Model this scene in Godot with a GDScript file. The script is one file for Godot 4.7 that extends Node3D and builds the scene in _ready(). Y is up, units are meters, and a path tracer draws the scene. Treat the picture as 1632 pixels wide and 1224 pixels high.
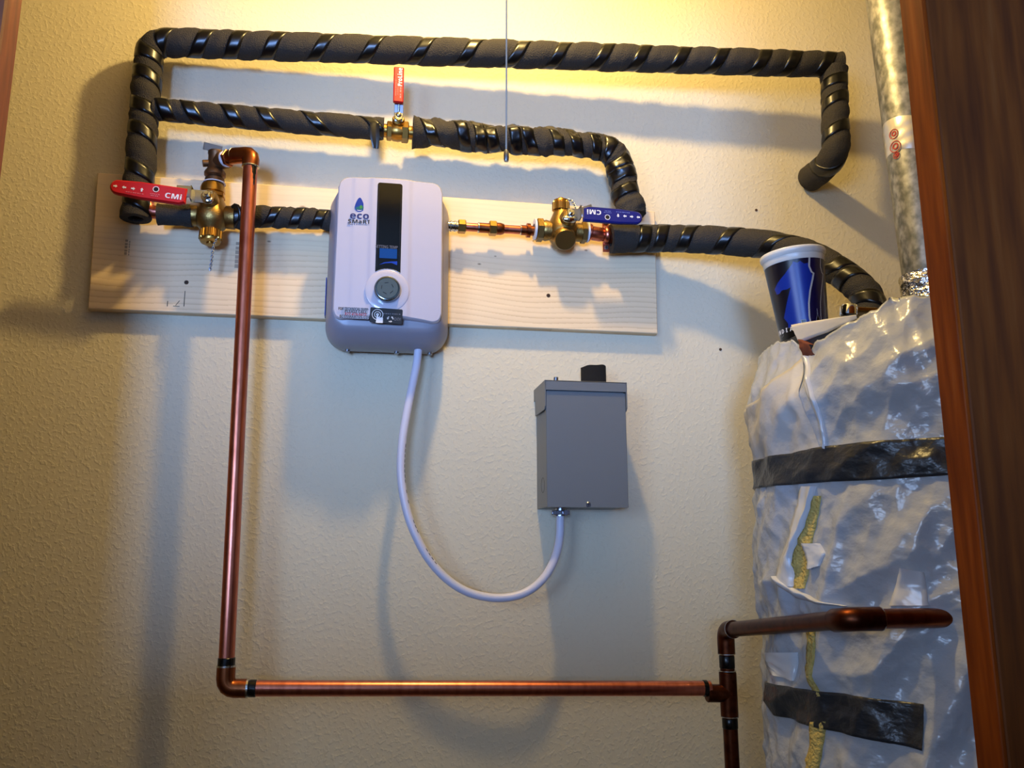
extends Node3D
# A utility closet: tankless water heater on a pine board, insulated pipes, copper discharge line, wrapped tank heater.

var st: SurfaceTool
var xf := Transform3D()
var grp := 0
var taken := {}
var M := {}

# ---------- naming ----------
func numbered(n: String) -> String:
	var k: int = taken.get(n, 0)
	taken[n] = k + 1
	return n if k == 0 else "%s_%03d" % [n, k]

func tag(o: Node, label: String, category := "", group := "") -> Node:
	o.set_meta("label", label)
	if category: o.set_meta("category", category)
	if group: o.set_meta("group", group)
	return o

func thing(n: String, at: Vector3, label: String, category: String, group := "") -> Node3D:
	var o := Node3D.new()
	o.name = numbered(n)
	add_child(o)
	o.position = at
	tag(o, label, category, group)
	return o

# ---------- mesh collecting ----------
func mb(t := Transform3D()) -> void:
	st = SurfaceTool.new()
	st.begin(Mesh.PRIMITIVE_TRIANGLES)
	xf = t
	grp = 0

# all shapes are written in world metres; a part is moved into its parent's frame here
func done(n: String, m: Material, parent: Node3D = null) -> MeshInstance3D:
	st.generate_normals()
	st.index()
	var o := MeshInstance3D.new()
	o.mesh = st.commit()
	o.material_override = m
	o.cast_shadow = GeometryInstance3D.SHADOW_CASTING_SETTING_ON
	if parent == null:
		o.name = numbered(n)
		add_child(o)
	else:
		o.name = n
		parent.add_child(o, true)
		o.position = -origin_of(parent)
	return o

func origin_of(p: Node3D) -> Vector3:
	var v := Vector3.ZERO
	var q: Node = p
	while q is Node3D and q != self:
		v += q.position
		q = q.get_parent()
	return v

func struct_(n: String, m: Material) -> MeshInstance3D:
	var o := done(n, m)
	o.set_meta("kind", "structure")
	return o

func tri(a: Vector3, b: Vector3, c: Vector3, ua := Vector2.ZERO, ub := Vector2.ZERO, uc := Vector2.ZERO) -> void:
	st.set_uv(ua); st.add_vertex(xf * a)
	st.set_uv(uc); st.add_vertex(xf * c)
	st.set_uv(ub); st.add_vertex(xf * b)

func smooth() -> void:
	grp += 1
	st.set_smooth_group(grp)

func flat() -> void:
	st.set_smooth_group(0xFFFFFFFF)

# rows of points; outward side is (next row) x (next column)
func grid(rows: Array, closed := false, uvs := []) -> void:
	var nc: int = rows[0].size()
	var m := nc if closed else nc - 1
	for i in rows.size() - 1:
		for j in m:
			var k := (j + 1) % nc
			var a: Vector3 = rows[i][j]
			var b: Vector3 = rows[i + 1][j]
			var c: Vector3 = rows[i + 1][k]
			var d: Vector3 = rows[i][k]
			var u := [Vector2(float(j) / m, float(i) / (rows.size() - 1)), Vector2(float(j) / m, float(i + 1) / (rows.size() - 1)), Vector2(float(j + 1) / m, float(i + 1) / (rows.size() - 1)), Vector2(float(j + 1) / m, float(i) / (rows.size() - 1))]
			if uvs: u = [uvs[i][j], uvs[i + 1][j], uvs[i + 1][j + 1], uvs[i][j + 1]]
			if a.distance_squared_to(b) > 1e-14 or c.distance_squared_to(d) > 1e-14:
				if a.distance_squared_to(d) > 1e-14: tri(a, b, d, u[0], u[1], u[3])
				if b.distance_squared_to(c) > 1e-14: tri(b, c, d, u[1], u[2], u[3])

func side_of(axis: Vector3) -> Vector3:
	var r := Vector3(0, 0, 1)
	if absf(axis.dot(r)) > 0.9: r = Vector3(0, 1, 0)
	return (r - axis * r.dot(axis)).normalized()

# profile: Vector2(radius, height along axis) from bottom to top
func lathe(profile: Array, at: Vector3, axis := Vector3.UP, segs := 28, faceted := false) -> void:
	axis = axis.normalized()
	var n := side_of(axis)
	var b := n.cross(axis)
	var rings := []
	for p in profile:
		var row := PackedVector3Array()
		for j in segs:
			var t := TAU * j / segs
			row.append(at + axis * p.y + (n * cos(t) + b * sin(t)) * p.x)
		rings.append(row)
	var last := Vector2.ZERO
	for i in profile.size() - 1:
		var d: Vector2 = (profile[i + 1] - profile[i]).normalized()
		if faceted: flat()
		elif i == 0 or d.dot(last) < 0.8: smooth()
		last = d
		grid([rings[i], rings[i + 1]], true)

func cyl(a: Vector3, b: Vector3, r: float, bev := 0.0006, segs := 24) -> void:
	var l := a.distance_to(b)
	lathe([Vector2(0, 0), Vector2(r - bev, 0), Vector2(r, bev), Vector2(r, l - bev), Vector2(r - bev, l), Vector2(0, l)], a, b - a, segs)

func hexnut(a: Vector3, b: Vector3, r: float) -> void:
	var l := a.distance_to(b)
	lathe([Vector2(0, 0), Vector2(r * 0.86, 0), Vector2(r, l * 0.12), Vector2(r, l * 0.88), Vector2(r * 0.86, l), Vector2(0, l)], a, b - a, 6, true)

func ball(c: Vector3, r: Vector3, n := 14) -> void:
	smooth()
	var rows := []
	for i in n + 1:
		var a := -PI / 2 + PI * i / n
		var row := PackedVector3Array()
		for j in n * 2:
			var t := TAU * j / (n * 2)
			row.append(c + Vector3(-sin(t) * cos(a) * r.x, sin(a) * r.y, cos(t) * cos(a) * r.z))
		rows.append(row)
	grid(rows, true)

func inset(poly: PackedVector2Array, d: float) -> PackedVector2Array:
	var out := PackedVector2Array()
	var n := poly.size()
	for i in n:
		var e0 := (poly[i] - poly[(i + n - 1) % n]).normalized()
		var e1 := (poly[(i + 1) % n] - poly[i]).normalized()
		var n0 := Vector2(-e0.y, e0.x)
		var n1 := Vector2(-e1.y, e1.x)
		var m := n0 + n1
		out.append(poly[i] + m * (d / maxf(0.35, 1.0 + n0.dot(n1))))
	return out

# counter-clockwise polygon in the local xy plane, from z0 (back) to z1 (front)
func extrude(poly: PackedVector2Array, z0: float, z1: float, bev := 0.0, soft := false) -> void:
	if Geometry2D.is_polygon_clockwise(poly):   # Godot counts with y down
		pass
	var area := 0.0
	for i in poly.size():
		var p := poly[i]
		var q := poly[(i + 1) % poly.size()]
		area += p.x * q.y - q.x * p.y
	if area < 0.0:
		poly = poly.duplicate()
		poly.reverse()
	var f := inset(poly, bev) if bev > 0.0 else poly
	var zs := [[f, z1], [poly, z1 - bev], [poly, z0 + bev], [f, z0]] if bev > 0.0 else [[poly, z1], [poly, z0]]
	for i in zs.size() - 1:
		if soft: smooth()
		else: flat()
		var r0 := PackedVector3Array()
		var r1 := PackedVector3Array()
		var uv0 := []
		var uv1 := []
		for p in zs[i][0]:
			r0.append(Vector3(p.x, p.y, zs[i][1])); uv0.append(p)
		for p in zs[i + 1][0]:
			r1.append(Vector3(p.x, p.y, zs[i + 1][1])); uv1.append(p)
		uv0.append(uv0[0]); uv1.append(uv1[0])
		grid([r0, r1], true, [uv0, uv1])
	flat()
	var t := Geometry2D.triangulate_polygon(f)
	for i in t.size() / 3:
		var a := f[t[i * 3]]
		var b := f[t[i * 3 + 1]]
		var c := f[t[i * 3 + 2]]
		if (b - a).cross(c - a) < 0.0:
			var s := b
			b = c
			c = s
		tri(Vector3(a.x, a.y, z1), Vector3(b.x, b.y, z1), Vector3(c.x, c.y, z1), a, b, c)
		tri(Vector3(a.x, a.y, z0), Vector3(c.x, c.y, z0), Vector3(b.x, b.y, z0), a, c, b)

func rrect(w: float, h: float, r: float, n := 6, c := Vector2.ZERO) -> PackedVector2Array:
	var out := PackedVector2Array()
	for q in 4:
		var cx := (w / 2 - r) * (1 if q == 0 or q == 3 else -1)
		var cy := (h / 2 - r) * (1 if q < 2 else -1)
		for i in n + 1:
			var a := PI / 2 * (q + float(i) / n)
			out.append(c + Vector2(cx + cos(a) * r, cy + sin(a) * r))
	return out

func pts(flatlist: Array) -> PackedVector2Array:
	var out := PackedVector2Array()
	for i in flatlist.size() / 2:
		out.append(Vector2(flatlist[i * 2], flatlist[i * 2 + 1]))
	return out

func box(lo: Vector3, hi: Vector3, bev := 0.002) -> void:
	var keep := xf
	xf = keep * Transform3D(Basis(), Vector3((lo.x + hi.x) / 2, (lo.y + hi.y) / 2, 0))
	var w := hi.x - lo.x
	var h := hi.y - lo.y
	extrude(PackedVector2Array([Vector2(-w / 2, -h / 2), Vector2(w / 2, -h / 2), Vector2(w / 2, h / 2), Vector2(-w / 2, h / 2)]), lo.z, hi.z, bev)
	xf = keep

# ---------- swept pipes ----------
func fillet(p: Array, r: float, n := 8) -> PackedVector3Array:
	var out := PackedVector3Array([p[0]])
	for i in range(1, p.size() - 1):
		var a: Vector3 = p[i - 1]
		var b: Vector3 = p[i]
		var c: Vector3 = p[i + 1]
		var d := minf(r, minf(a.distance_to(b), b.distance_to(c)) * 0.48)
		var s := b + (a - b).normalized() * d
		var e := b + (c - b).normalized() * d
		for k in n + 1:
			var t := float(k) / n
			out.append(s.lerp(b, t).lerp(b.lerp(e, t), t))
	out.append(p[-1])
	return out

func spline(p: Array, n := 10) -> PackedVector3Array:
	var c := Curve3D.new()
	for i in p.size():
		var a: Vector3 = p[maxi(i - 1, 0)]
		var b: Vector3 = p[mini(i + 1, p.size() - 1)]
		var t := (b - a) / 6.0
		c.add_point(p[i], -t, t)
	var out := PackedVector3Array()
	for i in p.size() - 1:
		for k in n:
			out.append(c.sample(i, float(k) / n))
	out.append(p[-1])
	return out

class Track:
	var p := PackedVector3Array()
	var t := PackedVector3Array()
	var n := PackedVector3Array()
	var step := 0.004
	var length := 0.0
	func _init(path: PackedVector3Array, ds := 0.004, ref := Vector3(0, 0, 1)) -> void:
		var acc := PackedFloat32Array([0.0])
		for i in range(1, path.size()): acc.append(acc[i - 1] + path[i].distance_to(path[i - 1]))
		length = acc[-1]
		var m := maxi(2, int(ceil(length / ds)))
		step = length / m
		var k := 0
		for i in m + 1:
			var s := step * i
			while k < path.size() - 2 and acc[k + 1] < s: k += 1
			p.append(path[k].lerp(path[k + 1], clampf((s - acc[k]) / maxf(1e-9, acc[k + 1] - acc[k]), 0, 1)))
		for i in m + 1:
			t.append((p[mini(i + 1, m)] - p[maxi(i - 1, 0)]).normalized())
		var v := ref
		if absf(v.dot(t[0])) > 0.95: v = Vector3(0, 1, 0)
		for i in m + 1:
			v = (v - t[i] * v.dot(t[i])).normalized()
			n.append(v)
	func at(s: float, a: float, r: float) -> Vector3:
		var f := clampf(s / step, 0, p.size() - 1.001)
		var i := int(f)
		var w := f - i
		var tt := t[i].lerp(t[i + 1], w).normalized()
		var nn := n[i].lerp(n[i + 1], w).normalized()
		return p[i].lerp(p[i + 1], w) + (nn * cos(a) + nn.cross(tt) * sin(a)) * r + tt * (s - clampf(s, 0, length))

func tube(path: PackedVector3Array, r: float, segs := 20, ds := 0.006, caps := true) -> void:
	tubef(Track.new(path, ds), func(_s, _a): return r, segs, caps)

func tubef(tr: Track, rf: Callable, segs := 20, caps := true) -> void:
	var rows := []
	for i in tr.p.size():
		var row := PackedVector3Array()
		for j in segs:
			var a := TAU * j / segs
			row.append(tr.at(tr.step * i, a, rf.call(tr.step * i, a)))
		rows.append(row)
	smooth()
	grid(rows, true)
	if caps:
		for e in [0, 1]:
			var s: float = 0.0 if e == 0 else tr.length
			var ring: PackedVector3Array = rows[0] if e == 0 else rows[-1]
			var c := PackedVector3Array()
			for j in segs: c.append(tr.at(s, 0, 0))
			smooth()
			if e == 0: grid([c, ring], true)
			else: grid([ring, c], true)

func turn_at(turns: Array, t: float) -> float:
	if turns.size() < 2: return turns[0]
	var i := clampi(int(floor(t)), 0, turns.size() - 2)
	return turns[i] + (turns[i + 1] - turns[i]) * (t - i)

# foam pipe sleeve with a black tape wound round it; turns = where the tape crosses the front of the pipe
func sleeve(path: PackedVector3Array, r: float, turns: Array, hand: float, parent: Node3D, o := {}) -> void:
	var width: float = o.get("width", 0.021)
	var lump: float = o.get("lump", 0.0008)
	var pinch: float = o.get("pinch", 0.0022)
	var flare: float = o.get("flare", 0.0)
	var nz := FastNoiseLite.new()
	nz.seed = o.get("seed", 3)
	nz.frequency = o.get("freq", 22.0)
	var tr := Track.new(path, 0.003)
	var rf := func(s: float, a: float) -> float:
		var q: Vector3 = tr.at(s, a, r)
		var rr: float = r + nz.get_noise_3dv(q) * lump * 2.0
		var d := 1.0
		for k in turns.size():
			d = minf(d, absf(s - turn_at(turns, k + hand * wrapf(a, -PI, PI) / TAU)))
		rr -= pinch * (1.0 - smoothstep(width * 0.5 + 0.002, width * 0.5 + 0.014, d))
		if flare > 0.0: rr += flare * exp(-s / 0.006)
		return rr
	mb()
	tubef(tr, rf, 30, false)
	for e in [0, 1]:
		var s: float = 0.0 if e == 0 else tr.length
		var sg := 1.0 if e == 0 else -1.0
		var ring := []
		for q in [[1.0, 0.0], [0.52, 0.0], [0.48, 0.012], [0.0, 0.012]]:
			var row := PackedVector3Array()
			for j in 30:
				var a := TAU * j / 30
				row.append(tr.at(s, a, rf.call(s, a) * q[0]) + tr.t[0 if e == 0 else -1] * (q[1] * sg))
			ring.append(row)
		if e == 0: ring.reverse()
		for i in 3:
			smooth()
			grid([ring[i], ring[i + 1]], true)
	done("foam_sleeve", M.foam, parent)
	if turns.size() < 2: return
	mb()
	smooth()
	var rows := []
	var t0: float = o.get("from", -0.4)
	var t1: float = turns.size() - 1 + o.get("to", 0.4)
	var steps := int((t1 - t0) * 30)
	for i in steps + 1:
		var t := t0 + (t1 - t0) * i / steps
		var a := TAU * t * hand
		var c := turn_at(turns, t)
		var row := PackedVector3Array()
		for q in [[-0.5, -0.0012], [-0.495, 0.0009], [-0.25, 0.0011], [0.0, 0.0011], [0.25, 0.0011], [0.495, 0.0009], [0.5, -0.0012]]:
			var s: float = clampf(c + q[0] * width, 0.001, tr.length - 0.001)
			row.append(tr.at(s, a, rf.call(s, a) + q[1] + 0.0002 * sin(i * 1.7)))
		rows.append(row)
	if hand > 0: # keep the outside outward
		for i in rows.size(): rows[i].reverse()
	grid(rows)
	done("tape_wrap", M.tape, parent)

# ---------- lettering and marks ----------
func text(s: String, h: float, at: Vector3, b: Basis, m: Material, parent: Node3D, wide := 1.0, bold := true, n := "lettering") -> MeshInstance3D:
	var tm := TextMesh.new()
	tm.text = s
	var f := SystemFont.new()
	f.font_names = PackedStringArray(["Droid Sans"])
	f.font_weight = 700 if bold else 400
	tm.font = f
	tm.font_size = 64
	tm.pixel_size = h / 46.0
	tm.depth = 0.0003
	tm.curve_step = 2.0
	var o := MeshInstance3D.new()
	o.name = n
	o.mesh = tm
	o.material_override = m
	parent.add_child(o, true)
	o.transform = Transform3D(b * Basis.from_scale(Vector3(wide, 1, 1)), at - origin_of(parent))
	return o

# illegible small print: short raised strokes along a line
func strokes(at: Vector3, b: Basis, w: float, h: float, n: int, seed_: int) -> void:
	var rng := RandomNumberGenerator.new()
	rng.seed = seed_
	var keep := xf
	var x := -w / 2
	for i in n:
		var l := w / n * rng.randf_range(0.45, 0.85)
		xf = Transform3D(b, at)
		extrude(pts([x, -h / 2, x + l, -h / 2, x + l, h / 2, x, h / 2]), -0.0001, 0.00025)
		x += w / n
	xf = keep

func ring_mark(at: Vector3, b: Basis, r: float, w: float) -> void:
	var keep := xf
	xf = Transform3D(b, at)
	flat()
	var rows := [PackedVector3Array(), PackedVector3Array(), PackedVector3Array(), PackedVector3Array()]
	for j in 28:
		var a := TAU * j / 28
		var d := Vector3(cos(a), sin(a), 0)
		rows[0].append(d * r + Vector3(0, 0, -0.0002))
		rows[1].append(d * r + Vector3(0, 0, 0.0003))
		rows[2].append(d * (r - w) + Vector3(0, 0, 0.0003))
		rows[3].append(d * (r - w) + Vector3(0, 0, -0.0002))
	for i in 3:
		grid([rows[i + 1], rows[i]], true)
	xf = keep

# ---------- materials ----------
func mat(c: Color, rough := 0.6, metal := 0.0) -> StandardMaterial3D:
	var m := StandardMaterial3D.new()
	m.albedo_color = c
	m.roughness = rough
	m.metallic = metal
	return m

func noise_tex(freq: float, oct := 4, size := 512, seed_ := 1, kind := FastNoiseLite.TYPE_SIMPLEX_SMOOTH, ramp: Gradient = null) -> NoiseTexture2D:
	var f := FastNoiseLite.new()
	f.noise_type = kind
	f.frequency = freq
	f.fractal_octaves = oct
	f.seed = seed_
	var t := NoiseTexture2D.new()
	t.width = size
	t.height = size
	t.seamless = true
	t.noise = f
	if ramp: t.color_ramp = ramp
	return t

func ramp(stops: Array) -> Gradient:
	var g := Gradient.new()
	var o := PackedFloat32Array()
	var c := PackedColorArray()
	for s in stops:
		o.append(s[0]); c.append(s[1])
	g.offsets = o
	g.colors = c
	return g

func relief(m: StandardMaterial3D, t: Texture2D, cm: float, scale: Vector3) -> StandardMaterial3D:
	m.heightmap_enabled = true
	m.heightmap_texture = t
	m.heightmap_scale = cm
	m.uv1_triplanar = true
	m.uv1_world_triplanar = true
	m.uv1_scale = scale
	return m

# ---------- wood textures ----------
func pine_image() -> ImageTexture:
	var w := 1400
	var h := 320
	var im := Image.create(w, h, false, Image.FORMAT_RGB8)
	var n1 := FastNoiseLite.new(); n1.seed = 5; n1.frequency = 0.0022; n1.fractal_octaves = 2
	var n2 := FastNoiseLite.new(); n2.seed = 9; n2.frequency = 0.02; n2.fractal_octaves = 3
	for y in h:
		for x in w:
			var v := float(y) / h
			var bend := n1.get_noise_2d(x, y * 2.0) * 10.0
			var line := (y + bend) * 0.4
			var k := fposmod(line / 5.2 + n1.get_noise_2d(x * 0.4, 700.0), 1.0)
			var dark := pow(k, 4.0) * lerpf(0.09, 0.36, smoothstep(0.35, 0.65, v)) * (0.7 + 0.5 * n2.get_noise_2d(x * 0.1, y))
			var g := 0.02 * n2.get_noise_2d(x * 0.12, y * 2.4)
			var c := Color(0.92, 0.815, 0.65)
			if v < 0.5: c = Color(0.925, 0.825, 0.665)
			c = c.lerp(Color(0.62, 0.47, 0.30), clampf(dark, 0, 1))
			im.set_pixel(x, y, Color(c.r + g, c.g + g, c.b + g * 0.8))
	# specks and small knots
	for k in [[0.345, 0.16, 5], [0.6, 0.26, 2], [0.76, 0.31, 2], [0.86, 0.36, 3], [0.66, 0.52, 3], [0.18, 0.2, 2], [0.31, 0.3, 2], [0.29, 0.44, 3], [0.69, 0.45, 2]]:
		for dy in range(-7, 8):
			for dx in range(-14, 15):
				var d: float = Vector2(dx * 0.5, dy).length() / k[2]
				if d < 1.0:
					var px := int(k[0] * w) + dx
					var py := clampi(int(k[1] * h) + dy, 0, h - 1)
					im.set_pixel(px, py, im.get_pixel(px, py).lerp(Color(0.36, 0.25, 0.16), 0.75 * (1.0 - d)))
	return ImageTexture.create_from_image(im)

func cup_image() -> ImageTexture:
	var w := 768
	var h := 300
	var im := Image.create(w, h, false, Image.FORMAT_RGB8)
	im.fill(Color(0.02, 0.04, 0.16))
	var nz := FastNoiseLite.new(); nz.seed = 4; nz.frequency = 0.018; nz.fractal_octaves = 3
	var fillp := func(p: PackedVector2Array, c: Color) -> void:
		var lo := Vector2(1e9, 1e9)
		var hi := -lo
		for q in p:
			lo = lo.min(q); hi = hi.max(q)
		for y in range(maxi(0, int(lo.y)), mini(h, int(hi.y) + 1)):
			for x in range(maxi(0, int(lo.x)), mini(w, int(hi.x) + 1)):
				if Geometry2D.is_point_in_polygon(Vector2(x, y), p): im.set_pixel(x, y, c)
	# dark field behind the animal, then a horse's head looking left in bright blue
	fillp.call(pts([150, 0, 330, 0, 330, 300, 150, 300]), Color(0.03, 0.035, 0.10))
	fillp.call(pts([334, 8, 350, 16, 362, 10, 376, 22, 398, 20, 406, 34, 413, 50, 400, 100, 383, 145, 376, 190, 376, 238, 370, 300, 250, 300, 264, 240, 246, 215, 262, 190, 274, 168, 292, 135, 308, 105, 290, 110, 266, 108, 248, 118, 232, 117, 225, 95, 250, 76, 292, 50, 328, 18]), Color(0.035, 0.17, 0.56))
	fillp.call(pts([238, 300, 250, 262, 280, 270, 296, 300]), Color(0.03, 0.035, 0.12))
	# navy field with two white curving lines
	fillp.call(pts([404, 0, 520, 0, 520, 300, 372, 300, 376, 250, 380, 190, 396, 130, 412, 84, 404, 62, 398, 40]), Color(0.03, 0.045, 0.22))
	var curve := [Vector2(404, 0), Vector2(398, 34), Vector2(406, 56), Vector2(416, 62), Vector2(408, 84), Vector2(390, 130), Vector2(378, 176), Vector2(372, 230), Vector2(376, 268)]
	for off in [0, 62]:
		for i in curve.size() - 1:
			for k in 40:
				var q: Vector2 = curve[i].lerp(curve[i + 1], k / 40.0)
				var th := 4 if off == 0 else 2
				for dx in range(-th, th):
					for dy in range(-1, 2):
						im.set_pixel(clampi(int(q.x) + dx + off, 0, w - 1), clampi(int(q.y) + dy, 0, h - 1), Color(0.72, 0.72, 0.7))
	# skyline with a light outline along the foot
	var sky := pts([190, 300, 196, 284, 214, 282, 216, 268, 240, 266, 250, 258, 290, 258, 300, 250, 318, 262, 330, 262, 330, 238, 352, 238, 352, 258, 366, 258, 366, 248, 380, 248, 380, 262, 404, 262, 404, 244, 412, 226, 414, 200, 417, 226, 426, 244, 426, 262, 450, 258, 450, 240, 470, 240, 470, 300])
	fillp.call(sky, Color(0.004, 0.004, 0.006))
	for i in range(1, sky.size() - 2):
		for k in 24:
			var q := sky[i].lerp(sky[i + 1], k / 24.0)
			im.set_pixel(clampi(int(q.x), 0, w - 1), clampi(int(q.y) - 1, 0, h - 1), Color(0.6, 0.62, 0.66))
			im.set_pixel(clampi(int(q.x) + 1, 0, w - 1), clampi(int(q.y) - 1, 0, h - 1), Color(0.6, 0.62, 0.66))
	return ImageTexture.create_from_image(im)

func wood(base: Color, dark: Color, scale: Vector3, rough := 0.42) -> StandardMaterial3D:
	var m := mat(Color.WHITE, rough)
	m.albedo_texture = noise_tex(0.012, 5, 512, 21, FastNoiseLite.TYPE_SIMPLEX_SMOOTH, ramp([[0.0, dark], [0.45, base.lerp(dark, 0.35)], [0.7, base], [1.0, base.lightened(0.05)]]))
	m.uv1_triplanar = true
	m.uv1_world_triplanar = true
	m.uv1_scale = scale
	return m

func make_materials() -> void:
	M.wall = relief(mat(Color(0.84, 0.795, 0.68), 0.75), noise_tex(0.026, 3, 1024, 11, FastNoiseLite.TYPE_SIMPLEX_SMOOTH, ramp([[0.0, Color(0.2, 0.2, 0.2)], [0.5, Color(0.3, 0.3, 0.3)], [0.68, Color(0.62, 0.62, 0.62)], [1.0, Color.WHITE]])), 0.07, Vector3(3.7, 3.7, 3.7))
	M.plain = mat(Color(0.62, 0.60, 0.56), 0.9)
	M.carpet = mat(Color(0.32, 0.28, 0.24), 1.0)
	M.pine = mat(Color.WHITE, 0.62)
	M.pine.albedo_texture = pine_image()
	M.pine.uv1_scale = Vector3(1.0 / 0.96, -1.0 / 0.232, 1)
	M.pine.uv1_offset = Vector3(0.5, 0.5, 0)
	M.door = wood(Color(0.37, 0.18, 0.035), Color(0.25, 0.108, 0.02), Vector3(9.0, 0.7, 9.0), 0.6)
	M.door.metallic_specular = 0.25
	M.edge = wood(Color(0.49, 0.21, 0.02), Color(0.36, 0.135, 0.01), Vector3(14.0, 1.0, 14.0), 0.45)
	M.edge.metallic_specular = 0.2
	M.jamb = wood(Color(0.48, 0.25, 0.11), Color(0.36, 0.175, 0.07), Vector3(12.0, 0.9, 12.0), 0.5)
	var foamn := noise_tex(0.09, 3, 512, 31)
	M.foam = relief(mat(Color(0.195, 0.175, 0.152), 0.85), foamn, 0.14, Vector3(8, 8, 8))
	M.foam.albedo_texture = noise_tex(0.11, 3, 512, 33, FastNoiseLite.TYPE_SIMPLEX_SMOOTH, ramp([[0.0, Color(0.6, 0.6, 0.6)], [0.5, Color(0.9, 0.9, 0.9)], [0.75, Color(1, 1, 1)], [1.0, Color(1.0, 1.0, 1.0)]]))
	M.tape = mat(Color(0.028, 0.028, 0.03), 0.3)
	M.copper = mat(Color(0.84, 0.50, 0.40), 0.3, 1.0)
	M.copper.albedo_texture = noise_tex(0.02, 4, 256, 41, FastNoiseLite.TYPE_SIMPLEX_SMOOTH, ramp([[0.0, Color(0.82, 0.78, 0.76)], [0.5, Color(0.95, 0.95, 0.95)], [1.0, Color(1, 1, 1)]]))
	M.copper.uv1_triplanar = true
	M.copper.uv1_scale = Vector3(12, 3, 12)
	M.copper_dull = M.copper.duplicate()
	M.copper_dull.albedo_color = Color(0.62, 0.36, 0.22)
	M.copper_dull.roughness = 0.3
	M.copper_old = M.copper.duplicate()
	M.copper_old.albedo_color = Color(0.40, 0.22, 0.14)
	M.copper_old.roughness = 0.36
	M.copper_old.uv1_scale = Vector3(9, 9, 9)
	M.copper_old.albedo_texture = noise_tex(0.02, 4, 256, 43, FastNoiseLite.TYPE_SIMPLEX_SMOOTH, ramp([[0.0, Color(0.6, 0.52, 0.5)], [0.5, Color(0.85, 0.82, 0.8)], [1.0, Color(1, 1, 1)]]))
	M.flux = mat(Color(0.03, 0.025, 0.025), 0.25, 0.3)
	M.solder = mat(Color(0.78, 0.78, 0.76), 0.22, 1.0)
	M.brass = mat(Color(0.68, 0.53, 0.27), 0.32, 1.0)
	M.brass_cast = relief(mat(Color(0.60, 0.48, 0.27), 0.40, 1.0), noise_tex(0.06, 2, 256, 51), 0.02, Vector3(20, 20, 20))
	M.bronze = mat(Color(0.44, 0.33, 0.23), 0.45, 0.85)
	M.chrome = mat(Color(0.86, 0.87, 0.88), 0.08, 1.0)
	M.chrome_dark = mat(Color(0.50, 0.53, 0.54), 0.14, 1.0)
	M.knob_face = mat(Color(0.27, 0.32, 0.32), 0.45, 0.3)
	M.steel = mat(Color(0.62, 0.64, 0.68), 0.28, 1.0)
	M.teflon = mat(Color(0.88, 0.88, 0.90), 0.5)
	M.dull_steel = mat(Color(0.40, 0.40, 0.38), 0.6, 0.3)
	M.red = mat(Color(0.74, 0.03, 0.05), 0.42)
	M.blue = mat(Color(0.03, 0.075, 0.42), 0.42)
	M.print_white = mat(Color(0.88, 0.88, 0.88), 0.6)
	M.print_pink = mat(Color(0.86, 0.45, 0.45), 0.6)
	M.print_pale = mat(Color(0.42, 0.48, 0.75), 0.6)
	M.hole = mat(Color(0.012, 0.011, 0.011), 0.8)
	M.shell = mat(Color(0.735, 0.715, 0.755), 0.2)
	M.shell.clearcoat_enabled = true
	M.shell.clearcoat = 0.5
	M.shell.clearcoat_roughness = 0.06
	M.shell_back = mat(Color(0.56, 0.535, 0.56), 0.35)
	M.screen = mat(Color(0.012, 0.014, 0.02), 0.12)
	M.screen_line = mat(Color(0.10, 0.10, 0.13), 0.3)
	M.lcd = mat(Color(0.05, 0.25, 0.50), 0.15)
	M.wave = mat(Color(0.10, 0.24, 0.62), 0.2)
	M.ink_blue = mat(Color(0.06, 0.10, 0.36), 0.5)
	M.ink_drop = mat(Color(0.03, 0.20, 0.55), 0.3)
	M.ink_teal = mat(Color(0.05, 0.38, 0.40), 0.3)
	M.ink_green = mat(Color(0.22, 0.52, 0.22), 0.3)
	M.ink_dark = mat(Color(0.06, 0.06, 0.07), 0.5)
	M.ink_grey = mat(Color(0.42, 0.42, 0.46), 0.5)
	M.ink_red = mat(Color(0.62, 0.10, 0.12), 0.5)
	M.silver_label = mat(Color(0.62, 0.60, 0.62), 0.3, 0.6)
	M.black_label = mat(Color(0.05, 0.055, 0.065), 0.35)
	M.cable = mat(Color(0.80, 0.80, 0.86), 0.38)
	M.box = relief(mat(Color(0.42, 0.43, 0.43), 0.42), noise_tex(0.2, 2, 256, 61), 0.006, Vector3(16, 16, 16))
	M.stub = relief(mat(Color(0.05, 0.05, 0.055), 0.95), foamn, 0.03, Vector3(9, 9, 9))
	M.rust = mat(Color(0.30, 0.20, 0.12), 0.6, 0.3)
	M.pencil = mat(Color(0.22, 0.18, 0.15), 0.8)
	M.stamp = mat(Color(0.66, 0.58, 0.48), 0.8)
	M.plastic = relief(mat(Color(0.68, 0.69, 0.705), 0.23), noise_tex(0.028, 4, 512, 71, FastNoiseLite.TYPE_SIMPLEX), 0.10, Vector3(4, 4, 4))
	M.plastic.backlight_enabled = true
	M.plastic.backlight = Color(0.12, 0.12, 0.12)
	M.sheet = relief(mat(Color(0.72, 0.705, 0.68), 0.55), noise_tex(0.02, 4, 512, 72), 0.12, Vector3(4, 4, 4))
	M.curl = mat(Color(0.80, 0.80, 0.80), 0.22)
	M.wool = relief(mat(Color(0.76, 0.67, 0.38), 1.0), noise_tex(0.07, 4, 256, 73), 0.3, Vector3(10, 10, 10))
	M.duct = relief(mat(Color(0.20, 0.205, 0.215), 0.34, 0.25), noise_tex(0.02, 4, 512, 74), 0.16, Vector3(6, 6, 6))
	M.pan = mat(Color(0.17, 0.18, 0.20), 0.5)
	M.card = mat(Color(0.45, 0.22, 0.12), 0.9)
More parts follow.
